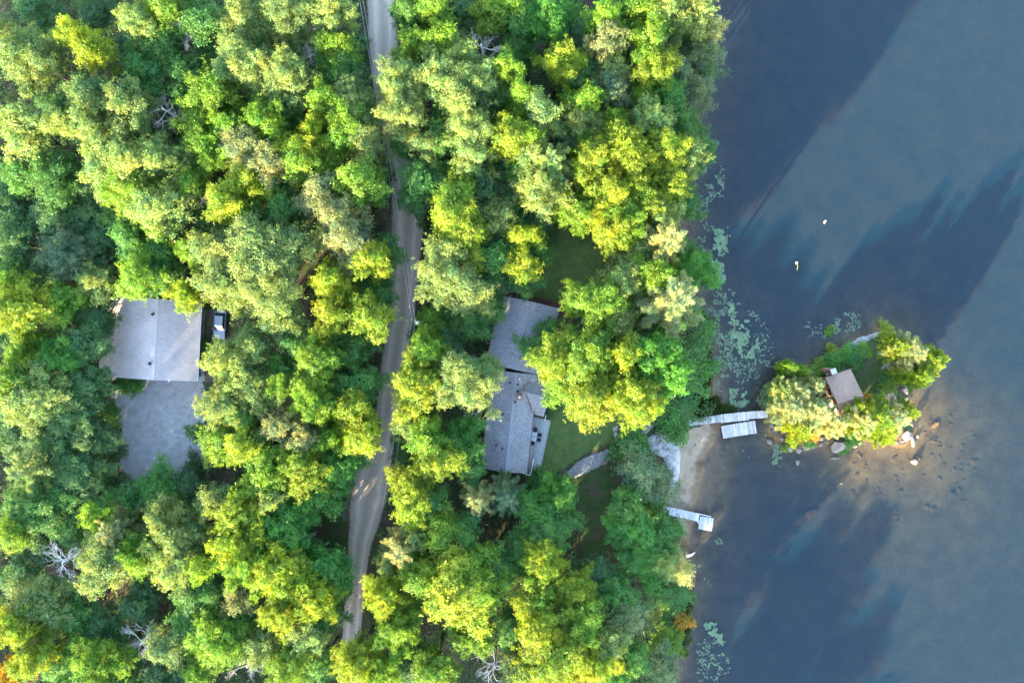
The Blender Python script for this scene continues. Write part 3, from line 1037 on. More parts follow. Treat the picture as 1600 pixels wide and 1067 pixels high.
def build_cottage():
    A1, B1 = W(830, 471, R1), W(806, 578, R1)
    a1, b1 = Vector(A1), Vector(B1)
    d = (b1 - a1).normalized()
    n = Vector((-d.y, d.x))
    gable(cot, A1, B1, R1, 4.35, 4.55, E1, E1, 0.0, 'roof_blue', 'ridge_blue')
    walls(cot, A1, B1, R1, 4.35, 4.55, E1, E1, 0.5, 'siding', cz)
    A2, B2 = W(806, 582, R2), W(789, 738, R2)
    gable(cot, A2, B2, R2, 3.3, 3.6, E2 + 0.2, E2, 0.0, 'roof_blue', 'ridge_blue')
    walls(cot, A2, B2, R2, 3.3, 3.6, E2 + 0.2, E2, 0.5, 'siding', cz)
    # wing to the right: ridge runs across
    A3, B3 = W(806, 608, R2 - 0.25), W(858, 622, R2 - 0.25)
    gable(cot, A3, B3, R2 - 0.2, 2.3, 3.0, E2 + 0.1, E2 - 0.1, 0.0, 'roof_blue', 'ridge_blue')
    walls(cot, Vector(A3) + (Vector(B3) - Vector(A3)) * 0.5, B3, R2 - 0.2, 2.3, 3.0, E2 + 0.1, E2 - 0.1, 0.45, 'siding', cz)
    # rusty valley flashing where wing and roof meet
    p0, p1 = W(818, 603, R2), W(832.5, 646, E2 + 0.2)
    m = MB()
    v0, v1 = Vector((*p0, R2 + 0.02)), Vector((*p1, E2 + 0.22))
    m.tube([v0, v1], [0.08, 0.07], 6)
    m.build('valley_flashing', M['rust'], cot)
    p0, p1 = W(818, 603, R2), W(830, 596, E2 + 0.3)
    m = MB()
    m.tube([Vector((*p0, R2 + 0.0)), Vector((*p1, E2 + 0.75))], [0.09, 0.08], 6)
    m.build('valley_flashing', M['rust'], cot)
    # chimney
    x, y = W(811.5, 620, R2 + 0.5)
    ch = MB().box((x, y, R2 + 0.1), (0.75, 0.75, 1.4)).build('chimney', M['brick'], cot, 0.02)
    MB().box((x, y, R2 + 0.84), (0.86, 0.86, 0.1)).build('chimney_cap', M['brick'], ch, 0.015)
    m = MB()
    m.tube([(x, y, R2 + 0.85), (x, y, R2 + 1.15)], 0.17, 10)
    m.build('flue', M['metal'], ch)
    m = MB()
    m.tube([(x, y, R2 + 1.16), (x, y, R2 + 1.24), (x, y, R2 + 1.3)], [0.19, 0.18, 0.05], 10)
    m.build('flue_cap', M['white'], ch)
    for px, py, h in ((797, 598, 0.35), (809, 601, 0.3), (808.5, 611, 0.3), (785.5, 647, 0.28), (785, 701, 0.3), (775, 696, 0.3), (805, 628, 0.3)):
        x, y = W(px, py, R2)
        vent(cot, x, y, R2 - 0.25, 0.16, h)
    x, y = W(811.5, 592, R2)
    vent(cot, x, y, R2 - 0.1, 0.12, 0.3, 'white')
    # deck boards run along the house
    D0, D1 = Vector(W(861, 657, cz + 0.55)), Vector(W(845.5, 729, cz + 0.55))
    dd = (D1 - D0)
    L = dd.length
    dd.normalize()
    nn = Vector((dd.y, -dd.x))          # towards the house (left)
    if nn.x > 0:
        nn = -nn
    nb = 25
    bw = 0.142
    ang = math.atan2(dd.y, dd.x)
    for k in range(nb):
        c = D0 + dd * (L / 2) + nn * (bw * (k + 0.5))
        ex = 1.35 if k >= 10 else 0.0
        c = c + dd * ex / 2
        MB().box((c.x, c.y, cz + 0.55), (L + ex, bw - 0.008, 0.04), ang).build('deck_board', M['deck'], cot)
    for k in range(7):
        c = D0 + dd * (L * k / 6) + nn * (nb * bw / 2)
        MB().box((c.x, c.y, cz + 0.42), (0.09, nb * bw - 0.1, 0.2), ang).build('joist', M['deck'], cot)
    # a step down at the lower end of the deck
    c = D1 + dd * 0.45 + nn * 0.7
    MB().box((c.x, c.y, cz + 0.36), (0.8, 1.3, 0.05), ang).build('deck_step', M['deck'], cot)
    # white railing pieces
    c0 = D1 + nn * 1.42 - dd * 0.9
    c1 = c0 + dd * 2.35
    for z in (1.45, 1.05):
        MB().tube([(c0.x, c0.y, cz + z), (c1.x, c1.y, cz + z)], 0.045, 6).build('rail', M['trim'], cot)
    for k in range(4):
        c = c0 + (c1 - c0) * k / 3
        MB().box((c.x, c.y, cz + 1.0), (0.08, 0.08, 0.95), ang).build('rail_post', M['trim'], cot)
    c2 = c1 + nn * 1.1
    MB().tube([(c1.x, c1.y, cz + 1.45), (c2.x, c2.y, cz + 1.45)], 0.045, 6).build('rail', M['trim'], cot)
    MB().box((c2.x, c2.y, cz + 1.0), (0.08, 0.08, 0.95), ang).build('rail_post', M['trim'], cot)
    c3 = D0 + nn * 1.0 + dd * 0.1
    c4 = c3 - dd * 0.75
    MB().tube([(c3.x, c3.y, cz + 1.45), (c4.x, c4.y, cz + 1.45)], 0.05, 6).build('rail', M['trim'], cot)
    for c in (c3, c4):
        MB().box((c.x, c.y, cz + 1.0), (0.09, 0.09, 0.95), ang).build('rail_post', M['trim'], cot)
    # red-brown deck boards along the upper gable end and its right side
    q0, q1 = Vector(W(772, 452, cz + 0.4)), Vector(W(880, 478, cz + 0.4))
    d3 = (q1 - q0)
    L3 = d3.length
    d3.normalize()
    n3 = Vector((-d3.y, d3.x))
    for k in range(11):
        c = q0 + d3 * (L3 / 2) + n3 * (0.15 * (k - 8.5))
        MB().box((c.x, c.y, cz + 0.4), (L3, 0.142, 0.04), math.atan2(d3.y, d3.x)).build('deck_board', M['deck_brown'], cot)
    q0, q1 = Vector(W(875, 488, cz + 0.35)), Vector(W(868, 528, cz + 0.35))
    d3 = (q1 - q0)
    L3 = d3.length
    d3.normalize()
    n3 = Vector((-d3.y, d3.x))
    for k in range(16):
        c = q0 + d3 * (L3 / 2) + n3 * (0.15 * (k + 0.3))
        MB().box((c.x, c.y, cz + 0.35), (L3, 0.142, 0.04), math.atan2(d3.y, d3.x)).build('deck_board', M['deck_brown'], cot)


P_(cot, build_cottage)

# --- patio table and chairs on the deck
tz = cz + 0.572
ta = math.radians(-100)
tx, ty = W(834.5, 682, tz + 0.7)
tab = empty('patio_table', (tx, ty, tz), ta, label='rectangular pale glass topped patio table on the cottage deck', category='table')
MB().box((0, 0, 0.71), (1.5, 0.86, 0.025)).build('table_top', M['glass_table'], tab, 0.008)
for (a, b, c, d_) in ((0, 0.43, 1.54, 0.05), (0, -0.43, 1.54, 0.05), (0.76, 0, 0.05, 0.9), (-0.76, 0, 0.05, 0.9)):
    MB().box((a, b, 0.69), (c, d_, 0.06)).build('frame_rail', M['metal_dark'], tab)
for sx in (-1, 1):
    for sy in (-1, 1):
        MB().tube([(0.7 * sx, 0.38 * sy, 0), (0.68 * sx, 0.36 * sy, 0.68)], 0.03, 6).build('leg', M['metal_dark'], tab)
MB().tube([(0, 0, 0.72), (0, 0, 0.84)], [0.09, 0.07], 8).build('centre_pot', M['metal_dark'], tab)


def chair(px, py, ang, label):
    x, y = W(px, py, tz + 0.5)
    r = empty('patio_chair', (x, y, tz), ang, label=label, category='chair', group='dark chairs round the deck table')
    MB().box((0, 0, 0.44), (0.5, 0.5, 0.05)).build('seat', M['cushion'], r, 0.015)
    m = MB()
    m.hexa([(-0.25, -0.27, 0.46), (0.25, -0.27, 0.46), (0.25, -0.23, 0.46), (-0.25, -0.23, 0.46)],
           [(-0.23, -0.40, 0.98), (0.23, -0.40, 0.98), (0.23, -0.36, 0.98), (-0.23, -0.36, 0.98)])
    m.build('backrest', M['cushion'], r)
    for sx in (-1, 1):
        for sy in (-1, 1):
            MB().tube([(0.25 * sx, 0.24 * sy, 0), (0.24 * sx, 0.22 * sy, 0.44)], 0.018, 5).build('leg', M['metal_dark'], r)
        MB().tube([(0.27 * sx, 0.22, 0.44), (0.27 * sx, 0.22, 0.64), (0.27 * sx, -0.28, 0.66)], 0.022, 5).build('armrest', M['metal_dark'], r)
    return r


# a chair's back is at local -y
chair(836.8, 670.5, ta - math.pi / 2 + math.pi, 'dark patio chair at the upper end of the deck table')
chair(832.3, 693, ta - math.pi / 2, 'dark patio chair at the lower end of the deck table')
chair(842, 679, ta + math.pi, 'dark patio chair on the lawn side of the table, upper of two')
chair(841, 687, ta + math.pi, 'dark patio chair on the lawn side of the table, lower of two')
chair(829, 678, ta, 'dark patio chair on the house side of the table, upper of two')
chair(828, 686, ta, 'dark patio chair on the house side of the table, lower of two')

# --- the island cabin
kz = gz(*W(1315, 610, 1)) - 0.05
cab = empty('island_cabin', (*W(1315, 610, 3), kz), label='small brown shingle roofed cabin among pines on the island', category='cabin')
KR, KE = kz + 3.7, kz + 2.5


def build_cabin():
    A = W(1309, 631, KR)
    B = W(1349, 617.5, KR)
    a, b = Vector(A), Vector(B)
    gable(cab, A, B, KR, 4.1, 2.6, KE, KE, 0.0, 'roof_brown', 'roof_brown')
    walls(cab, A, B, KR, 4.1, 2.6, KE, KE, 0.35, 'siding', kz)
    x, y = W(1300, 580, kz + 2.7)
    c = MB().box((x, y, kz + 1.6), (0.7, 0.7, 3.2), 0.35).build('chimney', M['granite'] if False else M['brick'], cab, 0.02)
    MB().box((x, y, kz + 3.25), (0.85, 0.85, 0.1), 0.35).build('chimney_cap', M['concrete'], c)
    x, y = W(1295, 581, kz + 0.3)
    MB().box((x, y, kz + 0.3), (1.1, 0.7, 0.16), 0.35).build('step', M['trim'], cab, 0.02)


P_(cab, build_cabin)


# ------------------------------------------------------------------ docks
def planked(root, P0, P1, width, z, pw, mat, gap=0.012, th=0.05, seed=0):
    """cross planks from P0 to P1"""
    r = random.Random(seed)
    P0, P1 = Vector(P0), Vector(P1)
    d = P1 - P0
    L = d.length
    d.normalize()
    ang = math.atan2(d.y, d.x)
    n = max(1, int(round(L / pw)))
    w = L / n
    for k in range(n):
        c = P0 + d * (w * (k + 0.5))
        MB().box((c.x, c.y, z + r.uniform(-0.006, 0.006)), (w - gap, width + r.uniform(-0.06, 0.06), th), ang + r.uniform(-0.006, 0.006)).build('plank', M[mat], root)
    return d, ang


dk = empty('wooden_dock', (*W(1072, 660, 0.6), 0), label='weathered grey plank footbridge dock linking the shore to the island', category='dock')


def build_dock():
    z = 0.62
    d, ang = planked(dk, W(1072, 661, z), W(1126, 653.5, z), 1.12, z, 0.19, 'plank', seed=1)
    planked(dk, W(1126.4, 654, z), W(1170, 649.5, z), 1.32, z + 0.015, 0.19, 'plank', seed=2)
    planked(dk, W(1170.4, 648.5, z), W(1222, 646, z + 0.2), 1.15, z + 0.03, 0.19, 'plank', seed=3)
    for a, b in (((1072, 661), (1126, 653.5)), ((1126, 654), (1170, 649.5)), ((1170, 648.5), (1222, 646))):
        p, q = Vector(W(*a, z)), Vector(W(*b, z))
        n = Vector((-(q - p).y, (q - p).x)).normalized()
        for s in (-0.42, 0.42):
            m = MB()
            u, v = p + n * s, q + n * s
            m.tube([(u.x, u.y, z - 0.12), (v.x, v.y, z - 0.1)], 0.06, 4)
            m.build('stringer', M['plank'], dk)
        for t in (0.1, 0.55, 0.97):
            for s in (-0.48, 0.48):
                u = p + (q - p) * t + n * s
                MB().tube([(u.x, u.y, min(gz(u.x, u.y), 0) - 0.4), (u.x, u.y, z - 0.04)], 0.07, 8).build('pile', M['pole'], dk)


P_(dk, build_dock)
pf = empty('swim_platform', (*W(1154, 671, 0.4), 0), label='low weathered plank swim platform tied beside the footbridge dock', category='dock')


def build_platform():
    z = 0.42
    planked(pf, W(1128.5, 675.5, z), W(1150.5, 671.5, z), 2.0, z, 0.2, 'plank', seed=4)
    planked(pf, W(1150.8, 671.4, z), W(1181, 666.8, z), 2.0, z + 0.01, 0.2, 'plank', seed=5)
    p, q = Vector(W(1129, 675.5, z)), Vector(W(1181, 666.8, z))
    n = Vector((-(q - p).y, (q - p).x)).normalized()
    for s in (-0.9, 0, 0.9):
        u, v = p + n * s, q + n * s
        MB().tube([(u.x, u.y, z - 0.12), (v.x, v.y, z - 0.12)], 0.08, 4).build('stringer', M['plank'], pf)
    for t in (0.06, 0.94):
        for s in (-0.85, 0.85):
            u = p + (q - p) * t + n * s
            MB().tube([(u.x, u.y, -2.0), (u.x, u.y, z - 0.03)], 0.08, 8).build('pile', M['pole'], pf)


P_(pf, build_platform)
wd = empty('white_dock', (*W(1042, 797, 0.6), 0), label='white painted L-shaped dock reaching out from the lower shore', category='dock')


def build_white():
    z = 0.6
    planked(wd, W(1036, 796, z), W(1092, 808.5, z), 1.25, z, 0.21, 'plank_white', 0.006, seed=6)
    planked(wd, W(1092.4, 816, z), W(1113.5, 819.5, z + 0.0), 2.05, z + 0.012, 0.21, 'plank_white', 0.006, seed=7)
    c = W(1090, 817, z)
    m = MB()
    q = [W(1087.5, 813.5, z), W(1092.2, 819, z), W(1092.2, 812.5, z)]
    m.prism(q, z - 0.03, z + 0.02)
    m.build('corner_gusset', M['plank_white'], wd)
    for a in ((1048, 794), (1046, 803), (1076, 800), (1074, 809), (1094, 823), (1111, 826), (1112, 812)):
        x, y = W(*a, z)
        MB().tube([(x, y, min(gz(x, y), 0) - 0.4), (x, y, z - 0.03)], 0.05, 8).build('pile', M['metal'], wd)
    for s in (-0.5, 0.5):
        p, q = Vector(W(1038, 796, z)), Vector(W(1110, 812, z))
        n = Vector((-(q - p).y, (q - p).x)).normalized()
        u, v = p + n * s, q + n * s
        MB().tube([(u.x, u.y, z - 0.11), (v.x, v.y, z - 0.11)], 0.06, 4).build('stringer', M['trim'], wd)


P_(wd, build_white)

# driftwood, buoys, odds and ends
x0, y0, _ = at(1072, 868, 0.1)
x1, y1, _ = at(1086, 862, 0.1)
MB().tube([(x0, y0, 0.22), ((x0 + x1) / 2, (y0 + y1) / 2 - 0.12, 0.25), (x1, y1, 0.12)], [0.28, 0.2, 0.05], 7).build(
    'driftwood_log', M['dead'], label='bleached driftwood log on the mud below the white dock', category='log')
x, y, z = at(1283.5, 348.5, 0)
bu = empty('mooring_buoy', (x, y, 0), 0.9, label='white mooring buoy alone in the sunlit water', category='buoy')
MB().tube([(-0.3, 0, 0.1), (-0.25, 0, 0.12), (-0.1, 0, 0.14), (0.14, 0, 0.14), (0.25, 0, 0.12), (0.3, 0, 0.1)], [0.04, 0.11, 0.16, 0.16, 0.1, 0.03], 10).build('float', M['white'], bu, smooth=True)
MB().tube([(0.28, 0, 0.1), (0.4, 0, 0.02)], 0.03, 6).build('ring', M['metal'], bu)
x, y, z = at(1240, 412, 0)
bu = empty('mooring_buoy', (x, y, 0), 0, label='white ball buoy trailing a yellow rope at the shadow edge', category='buoy')
MB().tube([(0, 0, -0.1), (0, 0, 0.02), (0, 0, 0.2), (0, 0, 0.38), (0, 0, 0.45)], [0.1, 0.18, 0.21, 0.14, 0.03], 10).build('float', M['white'], bu, smooth=True)
MB().tube([(0.05, -0.2, 0.04), (0.22, -0.45, 0.03), (0.18, -0.8, 0.03), (0.1, -1.15, 0.03)], 0.06, 5).build('rope', M['yellow'], bu)
x, y, z = at(243.5, 715.5, 0)
MB().tube([(x - 0.08, y, z + 0.06), (x - 0.08, y, z + 0.26), (x - 0.08, y, z + 0.3)], [0.16, 0.15, 0.1], 9).build('bucket', M['white'], label='small white bucket standing on the gravel yard', category='bucket')
x, y, z = at(283, 680, 0)
m = MB()
m.box((x, y, z + 0.1), (2.2, 0.35, 0.12), -0.15)
m.build('timber_board', M['plank'], label='pale timber board lying at the right edge of the gravel yard', category='board', bevel=0.01)

# ------------------------------------------------------------------ car
cx, cyy, cz0 = at(344, 507, 0.8)
czg = gz(cx, cyy) + 0.03
car = empty('parked_car', (cx, cyy, czg), math.radians(-94), label='silver-blue car parked under the trees beside the taupe roof', category='car')
# side profile (x along, z up) lofted across the width
body = [(-2.25, 0.35), (-2.28, 0.75), (-2.15, 0.98), (-1.2, 1.02), (1.1, 1.0), (2.05, 0.88), (2.25, 0.7), (2.27, 0.4)]
m = MB()
rows = []
for y, k, dz in ((-0.90, 0.93, -0.05), (-0.86, 0.99, 0), (-0.5, 1.0, 0.015), (0.5, 1.0, 0.015), (0.86, 0.99, 0), (0.90, 0.93, -0.05)):
    rows.append([(x * k, y, z + (dz if z > 0.5 else 0)) for x, z in body])
nb = len(body)
for r_ in rows:
    m.v += r_
for a in range(len(rows) - 1):
    for b in range(nb):
        b2 = (b + 1) % nb
        m.f.append((a * nb + b, (a + 1) * nb + b, (a + 1) * nb + b2, a * nb + b2))
m.f.append(tuple(range(nb)))
m.f.append(tuple(range(len(m.v) - 1, len(m.v) - nb - 1, -1)))
bo = m.build('body', M['car_paint'], car, smooth=False)
m = MB()
m.hexa([(-1.75, -0.80, 1.0), (0.95, -0.80, 1.0), (0.95, 0.80, 1.0), (-1.75, 0.80, 1.0)], [(-1.3, -0.62, 1.46), (0.2, -0.62, 1.48), (0.2, 0.62, 1.48), (-1.3, 0.62, 1.46)])
m.build('greenhouse', M['glass'], car, 0.03)
m = MB()
m.hexa([(-1.36, -0.65, 1.455), (0.24, -0.65, 1.475), (0.24, 0.65, 1.475), (-1.36, 0.65, 1.455)], [(-1.28, -0.58, 1.51), (0.14, -0.58, 1.53), (0.14, 0.58, 1.53), (-1.28, 0.58, 1.51)])
m.build('roof_panel', M['car_paint'], car)
for x_ in (-1.4, 1.4):
    for s in (-1, 1):
        wh = MB().tube([(x_, s * 0.72, 0.34), (x_, s * 0.91, 0.34)], 0.34, 16).build('wheel', M['rubber'], car)
        MB().tube([(x_, s * 0.9, 0.34), (x_, s * 0.925, 0.34)], 0.2, 10).build('rim', M['metal'], wh)
for s in (-1, 1):
    MB().box((2.12, s * 0.62, 0.74), (0.16, 0.36, 0.14)).build('headlight', M['white'], car, 0.02)
    MB().box((-2.17, s * 0.66, 0.8), (0.12, 0.3, 0.16)).build('tail_light', M['rust'], car, 0.02)
    MB().box((0.72, s * 0.98, 1.06), (0.16, 0.18, 0.13)).build('wing_mirror', M['car_paint'], car, 0.02)
MB().box((2.22, 0, 0.45), (0.12, 1.6, 0.18)).build('bumper', M['metal_dark'], car, 0.03)
MB().box((-2.22, 0, 0.48), (0.12, 1.6, 0.2)).build('bumper', M['metal_dark'], car, 0.03)

# ------------------------------------------------------------------ utility poles and lines
def pole(px, py, hgt, label, lamp=True):
    x, y, z = at(px, py, hgt)
    zg = gz(x, y)
    r = empty('utility_pole', (x, y, zg), 0, label=label, category='utility pole')
    MB().tube([(0, 0, -0.3), (0, 0, hgt * 0.5), (0, 0, hgt)], [0.17, 0.14, 0.11], 9).build('post', M['pole'], r)
    MB().box((-0.25, 0.12, hgt - 0.5), (1.0, 0.1, 0.12), 0.5).build('crossarm', M['pole'], r)
    MB().tube([(-0.55, 0.3, hgt - 0.45), (-0.55, 0.3, hgt - 0.1)], [0.09, 0.06], 8).build('insulator', M['white'], r)
    MB().tube([(0.0, 0.0, hgt), (0, 0, hgt + 0.22)], [0.07, 0.09], 8).build('insulator', M['white'], r)
    MB().tube([(0.2, -0.3, hgt - 1.3), (0.2, -0.3, hgt - 0.55), (0.2, -0.3, hgt - 0.45)], [0.27, 0.27, 0.2], 12).build('transformer', M['white'], r)
    return Vector((x, y, zg)), hgt


p1, h1 = pole(649, 501, 9.0, 'utility pole with white transformer standing at the right edge of the road')
p0v = Vector((*W(546, -120, 11), 0))
p0v.z = gz(p0v.x, p0v.y)
r = empty('utility_pole', p0v, 0, label='utility pole beyond the top edge of the view', category='utility pole')
MB().tube([(0, 0, -0.3), (0, 0, 9.0)], [0.17, 0.11], 9).build('post', M['pole'], r)
MB().box((0, 0, 8.5), (1.0, 0.1, 0.12)).build('crossarm', M['pole'], r)
p2v = Vector((*W(586, 780, 10), 0))
p2v.z = gz(p2v.x, p2v.y)


def wire(a, b, sag, rad, label, name='power_line'):
    pts = []
    for k in range(17):
        t = k / 16
        p = a.lerp(b, t)
        p.z -= sag * 4 * t * (1 - t)
        pts.append(p)
    MB().tube(pts, rad, 4).build(name, M['wire'], label=label, category='cable')


t1 = p1 + Vector((-0.55, 0.3, h1 - 0.1))
t2 = p1 + Vector((0, 0, h1 + 0.22))
wire(t1, p0v + Vector((-0.45, 0, 8.7)), 1.0, 0.022, 'left overhead wire running up the road from the white-topped pole')
wire(t2, p0v + Vector((0.1, 0, 9.0)), 0.7, 0.02, 'right overhead wire running up the road from the white-topped pole')
wire(t1, Vector((*W(598, 790, 9.5), 9.5)), 0.7, 0.022, 'left overhead wire running down the road from the pole')
wire(t2, Vector((*W(608, 790, 9.7), 9.7)), 0.7, 0.018, 'right overhead wire running down the road from the pole')
wire(p1 + Vector((0, 0, h1 - 1)), Vector((*W(560, 497, 7.5), 7.5)), 0.4, 0.02, 'thin service cable crossing the road to the left of the pole')
wire(p1 + Vector((0, 0, h1 - 1)), Vector((*W(775, 505, 5.0), 5.0)), 0.5, 0.02, 'thin service cable running right from the pole to the cottage')

# ------------------------------------------------------------------ foliage kit
def unit(v):
    return v / (np.linalg.norm(v, axis=1)[:, None] + 1e-9)


def leaf_quads(P, N, S, asp, g, fold=0.15):
    r = g.normal(size=P.shape)
    u = unit(r - (r * N).sum(1)[:, None] * N)
    v = np.cross(N, u)
    s = S[:, None]
    b = P - u * s * 0.5
    t = P + u * s * 0.5
    l = P + v * s * asp * 0.5 + N * s * fold
    q = P - v * s * asp * 0.5 + N * s * fold
    V = np.stack([b, q, t, l], 1).reshape(-1, 3)
    F = np.arange(len(V)).reshape(-1, 4)
    return V, F


def leaf_mesh(name, P, N, S, T, asp, g, fold=0.15):
    V, F = leaf_quads(P, N, S, asp, g, fold)
    me = np_mesh(name, V, F)
    a = me.attributes.new('tuft', 'FLOAT', 'FACE')
    a.data.foreach_set('value', np.clip(T, 0, 1).astype(np.float32)[:len(me.polygons)])
    return me


def tufts_to_leaves(C, N, T, k, spread, size, g, up=0.45, jit=0.6):
    n = len(C)
    P = np.repeat(C, k, 0) + g.normal(size=(n * k, 3)) * spread * np.array([1, 1, 0.8])
    Nn = np.repeat(N, k, 0) * 0.7 + np.array([0, 0, up]) + g.normal(size=(n * k, 3)) * jit
    S = size * g.uniform(0.65, 1.3, n * k)
    Tt = np.repeat(T, k) + g.normal(size=n * k) * 0.10
    return P, unit(Nn), S, Tt


def trunk_mesh(name, H, r0, targets, g, lean=0.0, sides=8):
    m = MB()
    a = g.uniform(0, 6.28)
    pts = [(0, 0, -0.3), (0.02 * H * math.cos(a) * 0.4, 0.02 * H * math.sin(a) * 0.4, H * 0.3), (0.02 * H * math.cos(a), 0.02 * H * math.sin(a), H * 0.62), (0, 0, H * 0.88)]
    m.tube(pts, [r0 * 1.25, r0 * 0.85, r0 * 0.55, r0 * 0.12], sides)
    for t in targets:
        h = min(max(t[2] * g.uniform(0.5, 0.7), H * 0.25), H * 0.7)
        b = Vector((0, 0, h))
        e = Vector(t)
        mid = b.lerp(e, 0.5) + Vector((0, 0, -0.06 * H))
        m.tube([b, mid, e], [r0 * 0.42, r0 * 0.26, r0 * 0.05], 5, cap=False)
    return m.mesh(name, smooth=True)


def broadleaf(name, seed, R, H, depth, nl, lobe=(0.28, 0.42), dens=8.5, leaf=0.18, k=13, loose=0.0, flat=0.7):
    """returns (crown mesh, trunk mesh): boughs as long uneven sprays covered with tufts of leaves"""
    g = np.random.default_rng(seed)
    L = []
    tries = 0
    ph = g.uniform(0, 6.28, 3)
    while len(L) < nl and tries < 6000:
        tries += 1
        d = g.normal(size=3)
        d /= np.linalg.norm(d)
        if d[2] < -0.45:
            continue
        rad = g.uniform(0.45, 0.95)
        az = math.atan2(d[1], d[0])
        out = 1 + 0.16 * math.sin(2 * az + ph[0]) + 0.14 * math.sin(3 * az + ph[1]) + 0.10 * math.sin(5 * az + ph[2]) + g.uniform(-0.14, 0.14)
        r = R * g.uniform(*lobe)
        c = np.array([d[0] * R * 0.80 * rad * out, d[1] * R * 0.80 * rad * out, H - depth * 0.5 - R * 0.1 + d[2] * (depth * 0.5 - r * 0.3) * (0.7 + 0.3 * rad)])
        if all(np.linalg.norm((c - q[0]) * [1, 1, 0.9]) > 0.42 * (r + q[1]) for q in L):
            ho = np.array([math.cos(az + g.uniform(-0.5, 0.5)), math.sin(az + g.uniform(-0.5, 0.5)), 0.25 + 0.5 * max(d[2], 0)])
            ho /= np.linalg.norm(ho)
            L.append((c, r, g.uniform(0.2, 0.8), ho, 1.15 + 0.55 * (1 - abs(d[2])) * g.uniform(0.5, 1.2)))
    L.append((np.array([0, 0, H - depth * 0.45]), R * 0.45, 0.5, np.array([0, 0, 1.0]), 1.0))
    C, N, T = [], [], []
    for i, (c, r, tn, ho, el) in enumerate(L):
        n = int(4 * math.pi * r * r * dens * 0.85)
        d = unit(g.normal(size=(n, 3)))
        d = d[d[:, 2] > -0.7]
        ang = np.arctan2(d[:, 1], d[:, 0])
        bum = 1 + 0.20 * np.sin(d[:, 0] * 6 + i) * np.sin(d[:, 1] * 6 + 2 * i) + 0.14 * np.sin(ang * 5 + i * 1.7) + 0.10 * np.sin(d[:, 2] * 9 + d[:, 0] * 7 + i)
        rj = g.uniform(0.55, 1.10, len(d))
        rj = np.where(g.random(len(d)) < 0.2, g.uniform(1.05, 1.5, len(d)), rj)
        q = d * (r * bum * rj)[:, None] * np.array([1, 1, flat])
        q = q * 0.88 + ho * ((q @ ho) * (el - 0.88))[:, None]
        p = c + q
        keep = np.ones(len(p), bool)
        for j, (c2, r2, _, _, _) in enumerate(L):
            if j != i:
                keep &= np.linalg.norm((p - c2) / np.array([1, 1, flat]), axis=1) > r2 * 0.62
        if loose:
            keep &= g.random(len(p)) > loose
        C.append(p[keep])
        N.append(d[keep])
        T.append(tn + g.normal(size=keep.sum()) * 0.12)
    C, N, T = np.concatenate(C), np.concatenate(N), np.concatenate(T)
    P, Nn, S, Tt = tufts_to_leaves(C, N, T, k, 0.15, leaf, g)
    crown = leaf_mesh(name + '_crown', P, Nn, S, Tt, 0.72, g)
    tg = [tuple(l[0]) for l in L[:min(9, len(L) - 1)]]
    trunk = trunk_mesh(name + '_trunk', H, 0.10 + 0.045 * R, tg, g)
    return crown, trunk, R, H


def pine(name, seed, R, H, start=0.35, gap=0.85, plume=1.0):
    """white pine: whorls of long boughs carrying feathery plumes"""
    g = np.random.default_rng(seed)
    C, N, T = [], [], []
    m = MB()
    m.tube([(0, 0, -0.3), (0.1, 0.05, H * 0.5), (0, 0, H)], [0.08 + R * 0.05, 0.05 + R * 0.03, 0.02], 8)
    z = H * start
    while z < H - 0.2:
        f = (z - H * start) / (H * (1 - start))
        ln = R * (1 - f ** 1.6) * (0.62 + 0.38 * min(1, f * 3 + 0.3)) + 0.25
        nb = int(g.integers(4, 7))
        a0 = g.uniform(0, 6.28)
        for b in range(nb):
            a = a0 + 6.283 * b / nb + g.uniform(-0.3, 0.3)
            l = ln * g.uniform(0.65, 1.12)
            rise = 0.10 + 0.35 * f
            tip = np.array([math.cos(a) * l, math.sin(a) * l, z + l * rise])
            base = np.array([0, 0, z])
            m.tube([base, base * 0.5 + tip * 0.5 + [0, 0, -0.06 * l], tip], [0.035 + 0.012 * l, 0.025, 0.01], 4, cap=False)
            ns = max(3, int(l * 5.5))
            tn = g.uniform(0.25, 0.8)
            for s in np.linspace(0.22, 1.0, ns):
                c = base + (tip - base) * s + [0, 0, -0.06 * l * 4 * s * (1 - s) * 0.5]
                side = 0.20 * l * (1.1 - s) + 0.10
                for q in range(3):
                    w = g.uniform(-1, 1) * side
                    o = np.array([-math.sin(a) * w, math.cos(a) * w, abs(w) * 0.12 + g.normal() * 0.08])
                    C.append(c + o + np.array([math.cos(a), math.sin(a), 0]) * abs(w) * 0.5)
                    N.append([math.cos(a + w * 0.6), math.sin(a + w * 0.6), 0.45])
                    T.append(tn + g.normal() * 0.12)
        z += gap * g.uniform(0.75, 1.2)
    C, N, T = np.array(C), unit(np.array(N, float)), np.array(T)
    k = 13
    n = len(C)
    # needles: slim blades pointing outwards from each twig
    D = unit(np.repeat(N, k, 0) + g.normal(size=(n * k, 3)) * 0.55)
    P = np.repeat(C, k, 0) + D * 0.12 * plume + g.normal(size=(n * k, 3)) * 0.07
    up = unit(g.normal(size=(n * k, 3)) * 0.7 + np.array([0, 0, 1.0]))
    u = D
    v = unit(np.cross(up, u))
    S = (0.34 * plume * g.uniform(0.7, 1.25, n * k))[:, None]
    V = np.stack([P - u * S * 0.5, P - v * S * 0.09, P + u * S * 0.5, P + v * S * 0.09], 1).reshape(-1, 3)
    me = np_mesh(name + '_crown', V, np.arange(len(V)).reshape(-1, 4))
    a = me.attributes.new('tuft', 'FLOAT', 'FACE')
    a.data.foreach_set('value', np.clip(np.repeat(T, k) + g.normal(size=n * k) * 0.1, 0, 1).astype(np.float32)[:len(me.polygons)])
    return me, m.mesh(name + '_trunk', smooth=True), R, H


